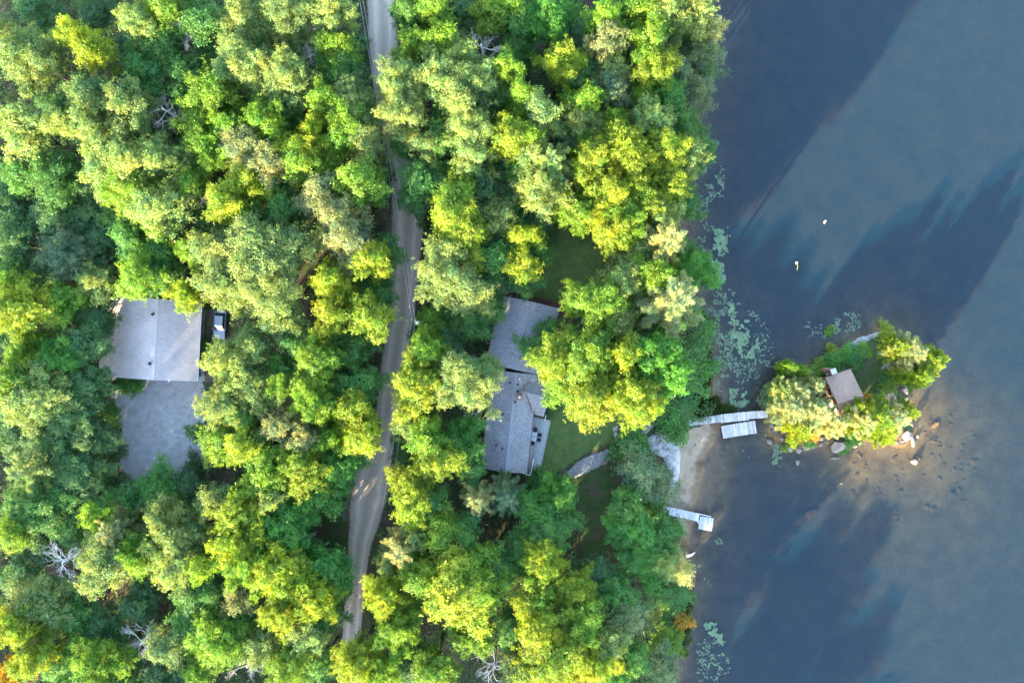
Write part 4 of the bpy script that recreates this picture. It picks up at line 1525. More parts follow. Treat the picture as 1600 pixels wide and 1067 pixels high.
def dead(name, seed, R, H, spread=1.0):
    """bare bleached tree: forking limbs down to twigs; returns (limbs, trunk)"""
    g = random.Random(seed)
    tr, m = MB(), MB()
    tr.tube([(0, 0, -0.3), (0.05 * R, 0, H * 0.35), (0, 0.05 * R, H * 0.62)], [0.2, 0.15, 0.1], 7)

    def grow(p, d, l, r, n):
        q = p + d * l
        mid = p.lerp(q, 0.5) + Vector((g.uniform(-1, 1), g.uniform(-1, 1), g.uniform(-1, 1))) * l * 0.08
        m.tube([p, mid, q], [r, r * 0.8, r * 0.6], 5 if n > 1 else 3, cap=False)
        if n == 0:
            return
        for _ in range(g.choice((2, 3, 3))):
            e = (d + Vector((g.gauss(0, 1), g.gauss(0, 1), g.gauss(0, 0.7))) * 0.55 * spread).normalized()
            grow(q if g.random() < 0.6 else mid, e, l * g.uniform(0.55, 0.9), r * 0.6, n - 1)
    for k in range(8):
        a = 6.283 * k / 8 + g.uniform(-0.4, 0.4)
        h = H * g.uniform(0.4, 0.62)
        d = Vector((math.cos(a), math.sin(a), g.uniform(0.25, 1.0))).normalized()
        grow(Vector((0, 0, h)), d, R * 0.36, 0.048, 4)
    return m.mesh(name + '_limbs'), tr.mesh(name + '_trunk', smooth=True), R, H


KIT = {}
KIT['S'] = [broadleaf('small_tree_%d' % i, 100 + i, 2.4, 13.0, 7.5, 20, (0.22, 0.36)) for i in range(4)]
KIT['M'] = [broadleaf('medium_tree_%d' % i, 200 + i, 3.3, 15.0, 9.0, 32, (0.17, 0.31)) for i in range(7)]
KIT['L'] = [broadleaf('large_tree_%d' % i, 300 + i, 4.6, 16.5, 10.0, 50, (0.13, 0.25)) for i in range(5)]
KIT['O'] = [broadleaf('oak_%d' % i, 400 + i, 4.2, 16.0, 9.5, 60, (0.12, 0.21), dens=9.5, leaf=0.155, k=13) for i in range(3)]
KIT['B'] = [broadleaf('birch_%d' % i, 500 + i, 2.8, 14.0, 8.5, 28, (0.15, 0.28), dens=6.5, leaf=0.18, loose=0.25) for i in range(3)]
KIT['P'] = [pine('pine_%d' % i, 600 + i, 3.6, 16.0) for i in range(4)]
KIT['I'] = [pine('island_pine_%d' % i, 650 + i, 2.6, 11.0, 0.30, 0.62) for i in range(3)]
KIT['C'] = [pine('spruce_%d' % i, 700 + i, 1.3, 8.0, 0.08, 0.42, 0.75) for i in range(2)]
KIT['U'] = [broadleaf('shrub_%d' % i, 800 + i, 1.5, 2.6, 2.4, 9, (0.30, 0.45), dens=9, leaf=0.2, k=8) for i in range(3)]
KIT['D'] = [dead('dead_tree_%d' % i, 900 + i, 2.8, 15.0) for i in range(4)]
for k, vs_ in KIT.items():
    for c, t, _, _ in vs_:
        c.materials.append(M['needle'] if k in 'PIC' else (M['dead'] if k == 'D' else M['leaf']))
        t.materials.append(M['dead'] if k == 'D' else M['bark'])
NAME = {'S': 'slender_tree', 'M': 'broadleaf_tree', 'L': 'large_broadleaf_tree', 'O': 'oak_tree', 'B': 'birch_tree', 'P': 'pine_tree', 'I': 'pine_tree', 'C': 'spruce_tree', 'U': 'shrub', 'D': 'dead_tree'}  # small, medium and large broadleaf names follow crown size, not species
NOUN = {'S': 'small tree', 'M': 'leafy tree', 'L': 'large leafy tree', 'O': 'broad-crowned tree', 'B': 'loose-crowned tree', 'P': 'feathery pine', 'I': 'island pine', 'C': 'little spruce', 'U': 'bush', 'D': 'bare dead tree'}
TONE = {
    'gold': ((0.190, 0.262, 0.010), 16.6, 'golden yellow'),
    'lime': ((0.128, 0.240, 0.012), 16.0, 'lime green'),
    'oliv': ((0.172, 0.245, 0.062), 16.6, 'pale olive'),
    'crea': ((0.300, 0.315, 0.115), 17.5, 'cream-tipped'),  # paled to put full sun into the island pines' colour
    'fres': ((0.060, 0.200, 0.020), 13.0, 'fresh green'),
    'gree': ((0.070, 0.195, 0.032), 12.6, 'mid green'),
    'deep': ((0.066, 0.162, 0.046), 9.0, 'dark green'),
    'grey': ((0.112, 0.175, 0.074), 12.0, 'grey-green'),
    'tann': ((0.182, 0.215, 0.082), 16.0, 'tan-tinged'),
    'oran': ((0.400, 0.220, 0.012), 16.0, 'orange'),
    'bare': ((0.4, 0.4, 0.4), 16.0, 'bleached'),
}
# landmarks for telling the trees apart (photograph pixels)
MARKS = [((235, 530), 'the taupe roof'), ((245, 670), 'the gravel yard'), ((342, 510), 'the parked car'), ((648, 503), 'the utility pole'), ((812, 620), 'the cottage chimney'),
         ((828, 475), "the cottage's upper gable"), ((890, 405), 'the upper lawn clearing'), ((1095, 657), "the plank dock's shore end"), ((1065, 800), 'the white dock'), ((600, 30), "the road's top end"),
         ((552, 960), "the road's bottom end"), ((575, 770), "the road's widest part"), ((636, 330), 'the upper road bend'), ((20, 20), 'the top left corner'), ((20, 1045), 'the bottom left corner'),
         ((245, 165), 'the bare tree left of the road'), ((90, 880), 'the forked bare tree'), ((215, 1008), 'the round bare crown'), ((752, 65), 'the bare tree right of the road'),
         ((1068, 975), 'the orange bush'), ((1112, 47), 'the cream crown on the upper shore'), ((920, 722), 'the lawn outcrop'), ((1318, 605), 'the island cabin'), ((800, 1060), "the bottom edge's middle"),
         ((5, 500), "the left edge's middle"), ((900, 5), "the top edge right of the road"), ((300, 5), "the top edge left of the road"), ((1085, 190), 'the reddish shore rock'),
         ((990, 1060), "the shore's bottom end"), ((420, 640), 'the wood between yard and road'), ((350, 850), 'the wood below the yard'), ((700, 900), 'the wood below the cottage')]
DIRS = ['right of', 'above right of', 'above', 'above left of', 'left of', 'below left of', 'below', 'below right of']
ORD = ['', ', second nearest', ', third nearest', ', fourth nearest', ', fifth nearest', ', sixth nearest', ', seventh nearest', ', eighth nearest']

TREES = """
115 55 27 gold M;150 86 24 gold S;42 88 46 oliv L;12 58 30 oliv M 14;60 14 36 deep M;148 18 32 deep M;136 148 36 oliv M;90 172 28 deep S;30 200 42 oliv M;100 192 24 oliv S;137 195 25 oliv S
255 14 36 lime M;214 38 27 oliv M;281 45 25 bare D;322 40 42 gree M 14;214 70 30 deep S;262 66 27 gree S;225 110 37 gree M;200 166 38 oliv M;246 165 27 bare D 15;294 120 30 gree M 14;322 148 37 lime M;376 98 47 oliv O
376 28 32 oliv M;332 82 26 deep S;362 166 32 deep M;310 206 32 lime M 15;352 198 27 lime M;330 240 28 lime M;381 226 37 tann M;226 210 36 deep M;166 246 40 oliv M;211 250 38 oliv M;256 250 30 oliv M;206 296 44 lime L 15.5
250 322 42 oliv M;285 256 28 deep S;300 282 30 lime M 14;320 306 20 bare D;352 320 32 gold M;386 282 27 gold S;80 276 44 gree L 13;30 276 30 gree M 12;14 302 30 deep M;140 290 27 deep S;86 332 37 deep M;20 342 32 deep M;140 332 30 deep M;186 342 24 gree S 10;381 346 30 gree M;330 346 24 deep S
450 20 47 oliv O;520 20 32 oliv M;508 45 27 bare D 17.5;488 72 22 bare D 15;440 50 30 fres M;405 70 30 gree M;521 76 30 lime M 15;536 100 27 gree S;450 120 44 oliv L;415 120 32 oliv M 14;500 106 22 bare D 13;511 124 30 gree M;505 155 24 lime S;550 164 42 oliv L 15;416 190 32 lime M;456 175 27 gree M
540 196 36 lime M;570 216 32 oliv M 15;490 204 18 gold S;455 230 22 gold S 15;480 230 20 gold S;476 252 34 lime M;415 250 34 tann M;515 216 24 deep S;556 290 40 lime M;500 310 37 tann M 15.5;530 336 34 tann M;420 290 30 fres M;440 326 32 gree M;586 290 22 gree S 11
635 20 28 gree M;676 15 30 lime M 15;720 14 32 deep M 11;766 15 30 lime M 14;654 46 22 deep S;641 76 28 lime M 14;686 60 32 lime M;702 76 22 tann S 14;752 64 30 bare D 16;721 86 28 oliv M
626 130 40 oliv O;630 175 40 oliv O;690 120 42 oliv O;741 130 40 oliv O;720 152 37 oliv M;736 200 37 oliv O;700 176 30 gree M 13;690 216 30 gree M 13;640 226 27 gree M 11;668 228 21 oliv S 14;740 240 30 oliv M
790 106 24 lime S;780 150 28 gree M;796 216 28 gold M;665 280 37 gree M;716 300 34 lime M 14;760 290 36 deep M 11;790 260 28 deep M;786 336 25 oliv S 13;711 345 40 gold M 16;756 336 30 deep M 11;650 306 24 deep S 9
796 10 24 lime S 14;860 26 38 fres L 14;811 40 28 gree M;806 80 28 gree M 11;945 30 30 lime M 15.5;945 60 28 tann M;911 50 32 deep M 11;976 20 30 gree M;1001 20 32 lime M;1015 56 32 lime M;1040 10 28 oliv M;1085 14 30 oliv M;1064 26 27 oliv M 15;1112 47 20 crea S 13
1100 80 30 grey B;1076 60 24 deep S;1066 110 30 grey B 12;1090 150 30 grey B 11;1106 106 22 gree B 9;876 95 30 gold M 16;900 120 28 gree M 12;960 105 24 oliv S 13;925 106 28 deep M 11;1028 110 30 gold M;1036 152 32 fres M 13;1000 85 32 deep M 11;950 140 32 grey M 13;1005 156 17 lime S 13
820 156 28 lime M;845 180 34 oliv M;801 210 34 gold M 17;830 212 27 lime M;916 156 28 lime M 15;906 190 32 oliv M 13.5;960 186 20 lime S 13;1020 190 32 oliv M 16;1060 190 37 gree L 13.5;1084 226 32 gree M 11.5;1040 236 40 gold O 16.5;1070 246 36 oliv O 15
966 226 38 gold L 17;930 260 40 gold L 17;986 256 37 gold L 17;860 256 42 oliv P 17;835 250 30 oliv M;850 300 40 oliv L;820 276 28 fres M;914 214 28 gree M 12;900 226 27 deep M 11;900 328 32 lime L;950 310 40 gold L 17;1000 310 34 gold M 17;1045 280 37 gold M 15.5;1036 340 30 oliv M 15.5;1062 310 30 gree M 11;976 344 34 lime M 16.5
796 342 25 gree M 11;790 310 28 deep M;846 342 24 deep M 10
20 380 32 deep M 11;15 430 28 gree M 11;100 400 42 grey L 11.5;70 430 30 deep M;150 380 30 deep M;200 370 30 gree M 12;255 358 18 lime S 14;250 390 28 fres M 11;295 390 20 lime S 13;214 430 34 lime M 14;150 440 28 oliv M 11.5;250 430 28 gree M 11
26 485 44 gold L 16;10 450 25 lime S 13;95 480 34 lime M 12;145 490 30 deep M;15 530 30 deep M;40 545 28 lime M 11.5;95 560 32 fres M 12.5;132 540 32 deep M 11;288 458 23 gold M 14
390 400 62 oliv O 17.5;350 436 44 oliv O 16.5;420 450 52 oliv O 17;440 390 42 oliv M 16.5;330 390 32 oliv M 15
20 600 40 lime L 15;46 622 52 oliv L 14.5;100 640 42 deep L 11.5;80 690 42 deep L 9.5;132 602 32 deep M 10.5;142 682 30 deep M 9.5;30 690 36 deep M 9;355 564 36 oliv L 15;349 632 38 oliv O 15;376 590 32 oliv M 15;390 540 32 oliv M 14
341 694 33 lime M 13;381 700 32 gold M 15;306 674 15 deep S 6;375 650 30 gree M 13
516 440 28 gold M 15.5;540 375 37 tann M;575 410 32 gold M 16;602 396 24 gree S 10;520 490 28 gold M 16;575 500 34 gold M 15.5;586 455 28 gree M 10;531 456 20 bare D 15;583 533 16 bare D 10
440 510 32 oliv M 14;470 540 30 gree M;495 560 40 lime L 15.5;550 545 30 gree M 11.5;440 580 30 fres M 12.5;410 620 32 oliv M 14;440 602 27 lime M 14;480 615 28 lime M 15.5;500 640 28 lime M 15.5;555 610 40 gree L 12;545 640 25 gold S 15;566 680 30 gold M 15.5
495 590 22 deep S 10;440 660 30 tann M 15;470 680 28 tann M 15;410 690 30 gree M;520 686 20 lime S 14
690 430 44 oliv O 16;735 456 37 oliv M 14.5;694 400 34 oliv M 15.5;725 370 42 gold L 15.5;770 400 32 gree M 12;768 472 22 gree M 8;742 500 36 gree L 10;676 500 21 lime S 9
650 600 44 gold L 15.5;670 546 28 lime M 14;725 600 52 oliv O 16;752 580 26 oliv M 12;700 536 28 deep M 9;640 666 24 oliv S 11;666 692 32 lime M 14.5;720 690 37 fres L 12;745 664 22 bare D 11;655 652 24 deep S 8
818 372 25 gold M 14.5;818 412 24 gold S 13.5;798 400 27 gree M 11;836 392 23 gree M 11;818 436 26 gree M 9;780 380 28 deep M 10;770 432 27 deep S 8
962 358 33 gold L 17;1042 376 40 crea P 19;1000 396 28 oliv M 14;1050 470 54 crea P 20;1084 420 37 fres L 13.5;1022 430 32 lime M 16.5;942 476 44 lime O 16;902 470 23 lime M 13.5;976 440 32 oliv M 15.5;960 502 30 oliv M 14.5
872 562 41 gold L 15;920 560 47 lime L 17;980 560 30 gold M 18;930 620 47 gold L 17.5;990 620 44 gold L 18.5;1022 560 42 fres L 19;1035 516 26 gree M 9;1064 492 24 gree M 9;1012 520 28 deep M 8;1050 590 30 fres M 20;840 545 24 gree S 7.5;945 528 28 gree M 12;880 606 30 lime M 13;856 516 16 gree S 7
42 736 40 oliv P 14;112 740 46 deep L 9.5;60 792 46 gree L 11.5;20 830 28 lime M 12.5;90 802 30 deep M 9;70 846 30 deep M 8.5;110 830 25 gree S 9.5;246 766 40 fres L 7.5;290 762 28 deep M 6.5;176 792 32 gree P 9;204 792 28 gree M 8.5
175 830 34 tann P 14;150 810 21 lime S 12.5;160 880 47 oliv L 14.5;215 870 28 lime M 14;256 815 30 oliv M 13.5;286 840 40 oliv L 13.5;270 882 42 oliv L 15;236 858 25 gree M 12
335 780 25 oliv S 14;370 800 42 gold L 15.5;355 850 30 gold M 16.5;386 890 37 lime L 16;320 882 22 lime S 15;90 880 30 bare D 12
60 950 50 oliv L 12.5;102 960 37 gree M 11;20 980 32 gold M 15.5;50 1030 30 gold M 15.5;10 1052 18 oran S 14;30 900 32 deep M 9;216 940 30 deep M 8.5;160 980 32 deep M 9;215 1008 32 bare D 11;150 1040 40 lime L 14;100 1040 32 gree M 12
310 925 42 gree L 12.5;300 972 37 gree M 11.5;340 1000 44 lime L 14.5;266 1010 34 oliv M 13;375 936 25 tann S 14;370 982 30 gree M 12;380 1046 28 bare D 12;250 1056 32 deep M 9;310 1050 28 lime M 13;190 1060 28 gree M 10
420 736 37 lime M 15.5;470 736 42 gold L 15.5;530 730 37 fres L 12;500 772 32 fres M 12;425 780 21 oliv S 15;440 820 44 fres L 13.5;405 830 30 gree M 13;480 792 28 fres M 12
470 852 18 bare D 9;484 878 26 deep M 7.5;466 848 24 deep M 7;430 890 40 gold L 16;450 912 24 gold S 16;500 890 37 fres M 12.5;490 936 37 gold L 15.5;522 912 26 gree M 11.5;440 960 37 gold L 15.5;512 962 25 gree M 12;480 990 32 oliv M 14.5;410 1012 32 oliv M 13;450 1042 32 lime M 15;500 1042 30 gree M 12
685 720 37 gold L 15;635 766 30 gold M 14.5;640 796 25 gold S 14.5;676 790 28 gree M 11.5;735 736 24 gree S 10;746 782 30 crea P 13;790 776 34 grey P 11
626 862 36 crea P 14.5;606 878 21 oliv B 12;650 836 30 oliv P 12.5;690 830 34 lime M 13;722 830 30 gree M 11
700 920 60 gold L 16.5;745 930 40 lime L 15.5;770 890 32 gree M 12;740 885 30 lime M 14;660 900 30 lime M 15;604 936 33 gold L 15;620 990 37 lime L 15.5;556 1036 38 gold L 15.5;640 1032 32 deep M 11;680 1046 34 lime M 14.5;735 992 32 lime M 14;590 1052 30 lime M 15;772 1046 30 bare D 9
874 770 29 fres L 10.5;840 796 34 fres L 10.5;856 830 37 gree L 10.5;884 816 22 gree M 9;815 862 30 gree M 8.5;780 902 30 gree M 11;850 880 34 gold L 13.5;895 920 34 gold L 13;840 930 30 lime M 13.5;926 898 27 deep M 9
960 930 34 gree L 10;980 970 32 grey B 12;980 792 29 gree L 10;988 826 38 fres L 9.5;1036 838 26 gree M 9;1000 870 32 fres M 9.5;1015 892 27 fres M 9;1060 890 25 crea B 11;1042 880 25 oliv B 11;1008 746 38 grey B 9;1030 762 28 grey B 8
840 980 37 gold L 16;910 970 42 lime O 14.5;860 1030 50 gold L 16;920 1040 36 gold L 15;950 1002 30 oliv M 14;800 990 32 gree M 11;985 1030 28 gree M 11;1030 1042 32 grey B 11;1045 925 22 gree S 6;1040 1004 20 lime S 5;960 1050 28 fres M 12;810 1050 30 oliv M 13
1340 630 20 deep S 3
"""  # includes low trees added to shade the lower road and shoreline water
TREES = TREES.replace('1340 630 20 deep S 3\n', '')
ISLAND = """
1428 552 30 crea I 8.0;1408 545 21 gold I 7.2;1454 568 25 gold I 8.4;1468 560 17 gold I 7.6;1440 590 21 gold I 8.0;1415 580 16 gold I 5.6
1240 640 30 crea I 8.8;1252 614 24 crea I 8.0;1278 646 28 crea I 9.6;1252 670 25 gold I 6.4;1304 664 24 crea I 9.2;1228 612 21 oliv I 7.2;1274 604 19 crea I 8.0
1352 660 24 crea I 8.8;1372 655 32 gold I 9.2;1400 652 27 crea I 8.8;1422 645 17 gold I 8.0;1385 675 23 gold I 7.2;1338 660 13 gold I 6.4
1238 575 10 lime C 6.5;1256 580 9 lime C 6;1387 520 13 gold U 1.2;1362 630 12 oran U 1.5;1350 545 12 lime U 1.2;1325 552 18 fres U 1.5;1305 566 17 fres U 1.6;1288 572 14 lime U 1.5
1344 556 16 gree U 1.5;1272 586 15 lime U 1.5;1256 596 14 fres U 1.4;1212 608 16 grey U 1.6;1208 634 14 grey U 1.4;1300 548 9 gold U 1.3;1238 690 13 lime U 1.4;1262 690 11 fres U 1;1254 676 12 oran U 1.2;1272 680 12 oran U 1.2
1338 682 13 fres U 1.2;1330 690 9 gree U 1;1393 600 14 lime U 1.4;1382 590 9 gree U 1;1296 518 8 lime U 0.8;1318 706 6 gree U 0.6
"""
SHRUBS = """
207 603 17 fres U 2.4;317 540 11 gree U 2.0;1086 492 20 gree U 1.8;1094 520 20 fres U 1.8;1088 546 22 gree U 1.9;1094 575 21 fres U 1.8;1084 600 20 gree U 1.8;1076 628 18 gree U 1.6;1062 640 17 deep U 2
1050 662 27 fres U 2.8;1060 648 20 gree U 2.2;1036 650 17 gree U 2.2;986 690 24 fres U 2.4;976 704 17 gree U 2.2;990 668 17 gree U 2.4;1068 972 14 oran U 2;1058 996 12 gold U 1.6;1052 950 18 gree U 1.8;1046 1010 17 gree U 1.7;1068 930 12 fres U 1.5
660 520 17 deep U 2;664 545 16 gree U 2;655 570 15 deep U 1.8;628 720 16 deep U 2;620 690 13 gree U 1.8;700 500 18 deep U 2;860 640 10 deep U 1.6;836 748 16 gree U 2;860 752 16 fres U 2.2;1000 730 20 grey U 2.4;980 720 17 grey U 2.2;1024 742 18 grey U 3.4;1026 774 14 gree U 3;1020 792 20 gree U 3.4;1030 758 16 grey U 3;540 752 16 deep U 3;528 772 18 deep U 3;552 720 14 deep U 2.6;998 786 20 gree U 3.4
790 350 18 deep U 2.5;860 366 13 deep U 2;908 366 11 gree U 2;985 420 17 deep U 2.2;600 300 14 deep U 2;596 260 16 deep U 2.5;560 120 18 deep U 2.5;556 60 18 deep U 2.5;575 170 15 deep U 2.5;668 250 17 gree U 2.5;655 330 16 deep U 2.5
180 600 14 deep U 2;185 772 20 deep U 3;202 786 20 gree U 3.2;226 782 20 deep U 3;166 758 20 deep U 3.2;160 790 20 gree U 3.4;255 790 18 deep U 3;280 790 20 gree U 3
470 862 22 deep U 3.6;456 884 22 deep U 3.6;480 902 22 gree U 3.6;464 836 22 deep U 3.4;448 858 20 deep U 3.4;500 908 20 deep U 3.2;515 925 18 deep U 3;470 800 20 deep U 3;510 790 18 deep U 3;520 745 20 deep U 3.2;500 760 20 deep U 3.4;535 700 18 deep U 3.2;
548 660 18 deep U 3.2;172 650 14 gree U 2.2;178 702 15 deep U 2.4;300 730 16 deep U 2;326 640 13 gree U 2.2
"""  # includes bushes added to block low sun from road, yard and beach
COUNT = {}
rows = []


def parse(txt):
    for ln in txt.replace('\n', ';').split(';'):
        p = ln.split()
        if len(p) >= 5:
            yield float(p[0]), float(p[1]), float(p[2]), p[3], p[4], (float(p[5]) if len(p) > 5 else None)


tr = random.Random(11)
for src, txt in (('t', TREES), ('i', ISLAND), ('s', SHRUBS)):
    for px, py, rpx, tone, kind, h in parse(txt):
        rows.append([src, px, py, rpx, tone, kind, h])


def describe(rows):
    """one label per tree: colour, kind, and where it stands from the nearest landmark"""
    keys = []
    for r in rows:
        px, py, tone, kind = r[1], r[2], r[4], r[5]
        best = min(MARKS, key=lambda m: math.hypot(px - m[0][0], py - m[0][1]) + (1e6 if r[0] == 'i' and m[1] != 'the island cabin' else 0))
        dx, dy = px - best[0][0], best[0][1] - py
        di = int(round(math.atan2(dy, dx) / (math.pi / 4))) % 8
        keys.append((tone, NOUN[kind], di, best[1], math.hypot(dx, dy)))
    out = []
    for i, k in enumerate(keys):
        rank = sum(1 for q in keys if q[:4] == k[:4] and q[4] < k[4])
        if k[4] < 14 and k[3].startswith(('the bare', 'the forked', 'the round', 'the orange', 'the cream')):
            out.append({'D': 'bleached bare dead tree with twiggy white branches at ', 'U': 'low orange autumn bush at ', 'S': 'small cream crown tree at '}.get(rows[i][5], 'tree at ') +
                       {'the bare tree left of the road': 'the wood left of the road', 'the forked bare tree': 'the left edge, forked', 'the round bare crown': 'the lower left, round crowned',
                        'the bare tree right of the road': 'the wood right of the road', 'the orange bush': 'the lower shore', 'the cream crown on the upper shore': 'the upper shore'}[k[3]])
            continue
        tn = TONE[k[0]][2]
        if rows[i][5] == 'D':
            out.append('bare grey-branched dead tree %s %s%s' % (DIRS[k[2]], k[3], ORD[min(rank, 7)]))
        else:
            out.append('%s %s %s %s%s' % (tn, k[1], DIRS[k[2]], k[3], ORD[min(rank, 7)]))
    return out


def plant(x, y, zg, R, h, tone, kind, label, group, cat, rz):
    var = KIT[kind]
    i = COUNT.get(kind, 0)
    COUNT[kind] = i + 1
    c, t, R0, H0 = var[(i * 7 + i // 3) % len(var)]
    o = empty(NAME[kind], (x, y, zg), rz, label=label, category=cat, group=group)
    s = R / R0
    sz = h / H0
    o.scale = (s, s, sz)
    col = TONE[tone][0]
    j = tr.uniform(0.88, 1.14)
    q = tr.uniform(-0.06, 0.06)
    for me, nm in ((t, 'trunk'), (c, 'crown' if kind != 'D' else 'branches')):
        ch = bpy.data.objects.new(nm, me)
        COL.objects.link(ch)
        ch.parent = o
        if nm == 'crown':
            ch.color = (col[0] * j * (1 + q), col[1] * j, col[2] * j * (1 - q), 1)
    return o


labels = describe(rows)
for r, lab in zip(rows, labels):
    src, px, py, rpx, tone, kind, h = r
    if h is None:
        h = TONE[tone][1] + tr.uniform(-0.8, 0.8)
    hc = h * 0.78                       # the height at which the crown is widest
    x, y, z = at(px, py, hc)
    zg = gz(x, y)
    R = rpx * (HC - z) / FPX * 1.18
    if kind == 'D':
        R *= 1.2
        h += 1.6
    cat = 'bush' if kind == 'U' else 'tree'
    grp = {'t': 'trees of the lakeside wood', 'i': 'plants on the island', 's': 'bushes along the clearings and shore'}[src]
    plant(x, y, max(zg, -0.3), R, h, tone, kind, lab, grp, cat, tr.uniform(0, 6.28))

# trees outside the picture: they throw the long shadows that cross the lower and left edges
er = random.Random(23)
EDGE = []
for _ in range(900):
    x = er.uniform(-100, 30)
    y = er.uniform(-108, 66)
    if -87 < x < 90 and -57 < y < 58:
        continue
    d1 = shore_d(np.array([[x, y]]))[0][0]
    if d1 < 3 or np.min(np.hypot(ROAD_LINE[:, 0] - x, ROAD_LINE[:, 1] - y)) < 5:
        continue
    if y > 60 and x < -60:
        continue
    if any((x - a) ** 2 + (y - b) ** 2 < 6.2 ** 2 for a, b in EDGE):
        continue
    EDGE.append((x, y))
for x, y in EDGE:
    k = er.choice('MMLLOP')
    tone = er.choice(('lime', 'gold', 'oliv', 'gree', 'fres'))
    plant(x, y, gz(x, y), er.uniform(3.0, 4.6), er.uniform(14.5, 18.0), tone, k, 'tall forest tree standing just outside the edge of the picture', 'trees beyond the edge of the picture', 'tree', er.uniform(0, 6.28))

# ------------------------------------------------------------------ undergrowth (uncountable), reeds, lily pads
ug = np.random.default_rng(77)
n = 60000
Q = np.column_stack([ug.uniform(-95, 32, n), ug.uniform(-66, 62, n)])
d1, d2 = shore_d(Q)
ok = d1 > 0.8
CLEAR = [poly_w(p, 2) for p in (
    [(165, 575), (322, 585), (322, 735), (190, 770)], [(150, 455), (325, 455), (325, 605), (150, 600)], [(320, 485), (375, 485), (372, 560), (345, 600), (318, 600)],
    [(840, 380), (870, 352), (930, 360), (985, 410), (960, 470), (900, 500), (820, 470), (800, 430)], [(755, 450), (885, 460), (880, 660), (960, 640), (1000, 650), (960, 760), (880, 745), (825, 760), (755, 745)],
    [(900, 745), (990, 730), (990, 800), (950, 850), (930, 900), (905, 880)], [(1000, 660), (1060, 660), (1125, 660), (1100, 810), (1035, 810), (1030, 720), (1000, 700)], [(545, 735), (575, 715), (552, 830), (520, 780)],
    [(1012, 920), (1058, 930), (1050, 990), (1030, 1030), (1010, 1000)], [(485, 795), (548, 770), (556, 900), (490, 880)])]
for c in CLEAR:
    ok &= ~inside(Q, c)
rd = np.full(n, 9e9)
for p in ROAD_LINE[::2]:
    rd = np.minimum(rd, np.hypot(Q[:, 0] - p[0], Q[:, 1] - p[1]))
ok &= rd > 3.0
vn = vnoise(Q, 4.0, 9) + 0.5 * vnoise(Q, 1.7, 8)
ok &= vn > -0.35
vn = vn[ok]
Q = Q[ok]
z = ground_z(Q)
tall = np.clip(1.2 + 2.6 * vn, 0.5, 4.2)
for c in CLEAR[:5]:
    tall = np.where(seg_dist(Q, c) < 2.5, np.minimum(tall, 1.6), tall)
C = np.column_stack([Q, z + 0.1 + tall * ug.uniform(0.05, 1.0, len(Q)) ** 0.6])
Nn = unit(ug.normal(size=C.shape) * 0.5 + np.array([0, 0, 1.0]))
P, N, S, T = tufts_to_leaves(C, Nn, np.clip(0.5 + 0.3 * vnoise(Q, 3.0, 5), 0, 1), 6, 0.30, 0.30, ug)
o = link('undergrowth', leaf_mesh('undergrowth', P, N, S, T, 0.75, ug), M['leaf'], kind='stuff', label='dark green undergrowth covering the forest floor', category='undergrowth')
o.color = (0.056, 0.125, 0.036, 1)


def scatter_poly(polys_px, dens, g, z=0.0):
    out = []
    for pp, k in polys_px:
        poly = poly_w(pp, z)
        lo, hi = poly.min(0), poly.max(0)
        n = int((hi - lo).prod() * dens * k)
        q = g.uniform(lo, hi, (n, 2))
        w = np.column_stack([vnoise(q, 1.1, 61) + 0.6 * vnoise(q, 0.45, 62), vnoise(q, 1.1, 63) + 0.6 * vnoise(q, 0.45, 64)])
        out.append(q[inside(q + w * 0.9, poly)])
    return np.concatenate(out)


# reeds and sedge along the shore by the plank dock
Q = scatter_poly([([(1070, 620), (1100, 610), (1124, 628), (1150, 634), (1150, 650), (1100, 655), (1066, 655)], 1.0), ([(1082, 470), (1106, 500), (1112, 600), (1098, 630), (1076, 640), (1076, 560)], 0.7),
                  ([(1060, 900), (1076, 910), (1082, 960), (1074, 1010), (1058, 1030), (1050, 960)], 0.6), ([(1178, 610), (1204, 590), (1216, 612), (1210, 645), (1190, 640)], 0.5)], 26, ug)
zq = np.maximum(ground_z(Q), 0)
k = 5
P0 = np.repeat(np.column_stack([Q, zq]), k, 0) + np.column_stack([ug.normal(size=(len(Q) * k, 2)) * 0.12, np.zeros(len(Q) * k)])
D = unit(ug.normal(size=P0.shape) * 0.42 + np.array([0, 0, 1.0]))
L = ug.uniform(0.5, 1.1, len(P0))[:, None]
sd = unit(np.cross(D, ug.normal(size=P0.shape))) * 0.045
V = np.stack([P0 - sd, P0 + sd, P0 + D * L * 0.6 + sd * 0.8, P0 + D * L + np.column_stack([D[:, 0], D[:, 1], -np.abs(D[:, 0])]) * L * 0.25], 1).reshape(-1, 3)
me = np_mesh('reeds', V, np.arange(len(V)).reshape(-1, 4))
a = me.attributes.new('tuft', 'FLOAT', 'FACE')
a.data.foreach_set('value', ug.uniform(0.2, 0.8, len(me.polygons)).astype(np.float32))
o = link('reeds', me, M['leaf'], kind='stuff', label='green reeds and sedge along the shallow shore', category='reeds')
o.color = (0.065, 0.105, 0.03, 1)


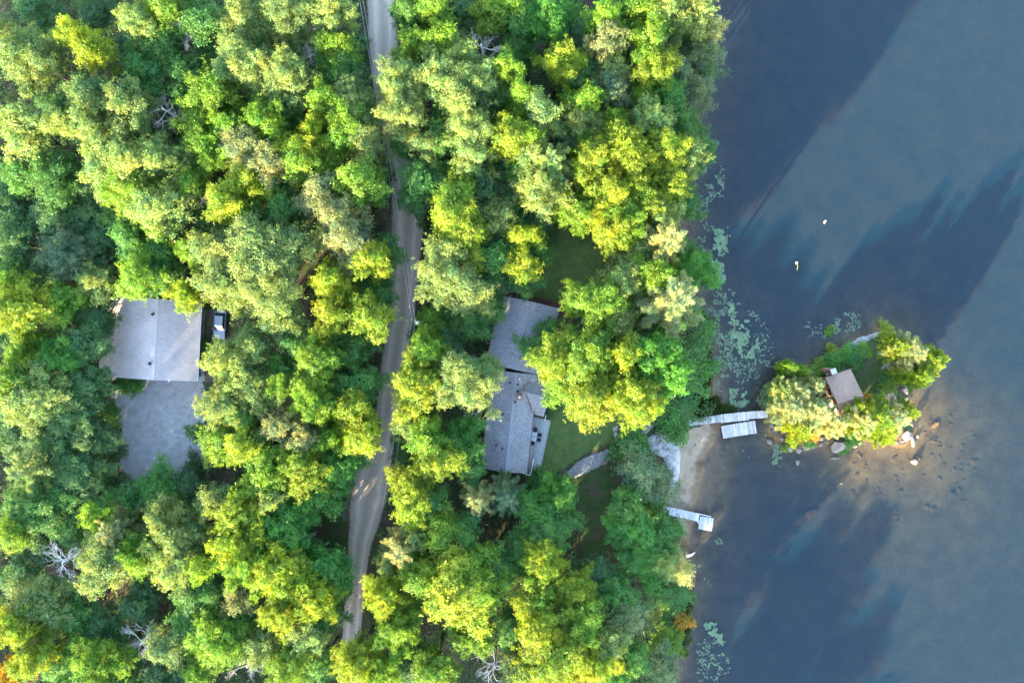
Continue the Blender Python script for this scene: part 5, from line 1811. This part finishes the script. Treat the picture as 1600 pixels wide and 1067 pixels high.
def pads(name, Q, r0, r1, mat, label, g, zz=0.012):
    n = len(Q)
    a = g.uniform(0, 6.28, n)
    r = g.uniform(r0, r1, n)
    ks = 7
    V = [np.column_stack([Q, np.full(n, zz) + g.uniform(0, 0.02, n)])]
    z = V[0][:, 2]
    tilt = g.normal(size=(n, 2)) * 0.05
    for j in range(ks):
        t = a + 0.25 + j * (5.8 / (ks - 1))
        dx, dy = np.cos(t) * r * g.uniform(0.85, 1.1, n), np.sin(t) * r
        V.append(np.column_stack([Q[:, 0] + dx, Q[:, 1] + dy, np.maximum(z + dx * tilt[:, 0] + dy * tilt[:, 1], 0.006)]))
    V = np.stack(V, 1).reshape(-1, 3)
    b = np.arange(n)[:, None] * (ks + 1)
    F = np.concatenate([np.column_stack([b[:, 0], b[:, 0] + j + 1, b[:, 0] + j + 2]) for j in range(ks - 1)])
    return link(name, np_mesh(name, V, F), M[mat], kind='stuff', label=label, category='lily pads')


LP = [([(1098, 255), (1132, 262), (1130, 310), (1100, 318)], 0.9), ([(1118, 212), (1136, 218), (1134, 246), (1120, 244)], 0.8), ([(1094, 300), (1106, 310), (1104, 350), (1095, 350)], 1.2),
      ([(1090, 350), (1135, 350), (1150, 470), (1165, 560), (1150, 600), (1110, 600), (1100, 470)], 0.55), ([(1120, 470), (1185, 480), (1215, 545), (1190, 600), (1130, 610)], 0.4),
      ([(1200, 690), (1222, 690), (1224, 725), (1206, 730)], 1.6), ([(1195, 650), (1216, 660), (1214, 684), (1200, 684)], 0.9), ([(1290, 500), (1330, 488), (1352, 496), (1345, 516), (1300, 526)], 1.1),
      ([(1255, 505), (1290, 500), (1290, 530), (1255, 530)], 0.35), ([(1150, 700), (1175, 700), (1180, 715), (1150, 712)], 0.25), ([(1128, 728), (1142, 726), (1142, 742), (1130, 742)], 0.7),
      ([(1115, 838), (1132, 838), (1130, 850), (1116, 850)], 1.0), ([(1088, 1000), (1128, 990), (1140, 1040), (1130, 1067), (1090, 1067)], 0.55), ([(1080, 900), (1110, 880), (1120, 895), (1090, 920)], 0.25),
      ([(1170, 560), (1250, 560), (1230, 600), (1180, 600)], 0.25), ([(1100, 480), (1130, 480), (1120, 640), (1105, 640)], 0.5)]
Q = scatter_poly(LP, 20, ug)
Q = Q[(vnoise(Q, 0.9, 15) + 0.6 * vnoise(Q, 2.6, 16)) > 0.0]
d1, d2 = shore_d(Q)
Q = Q[(d1 < -0.2) & (d2 < -0.2)]
pads('lily_pads', Q, 0.05, 0.17, 'pad', 'scattered pale green lily pads floating off the shore', ug)
SC = [([(1112, 358), (1134, 362), (1136, 402), (1118, 400)], 1), ([(1112, 402), (1134, 408), (1138, 446), (1116, 442), (1110, 420)], 1), ([(1138, 474), (1152, 476), (1162, 510), (1192, 540), (1180, 560), (1152, 552), (1140, 520)], 1),
      ([(1140, 612), (1158, 606), (1170, 618), (1168, 632), (1150, 640), (1140, 630)], 1.3), ([(1104, 964), (1120, 966), (1128, 995), (1118, 1008), (1100, 996)], 1.2)]
Q = scatter_poly(SC, 75, ug)
w = vnoise(Q, 1.0, 25) + 0.7 * vnoise(Q, 0.4, 26)
Q = Q[w > -0.05]
pads('lily_pad_mat', Q, 0.06, 0.18, 'scum', 'dense pale green mats of lily pads near the shore', ug, 0.03)
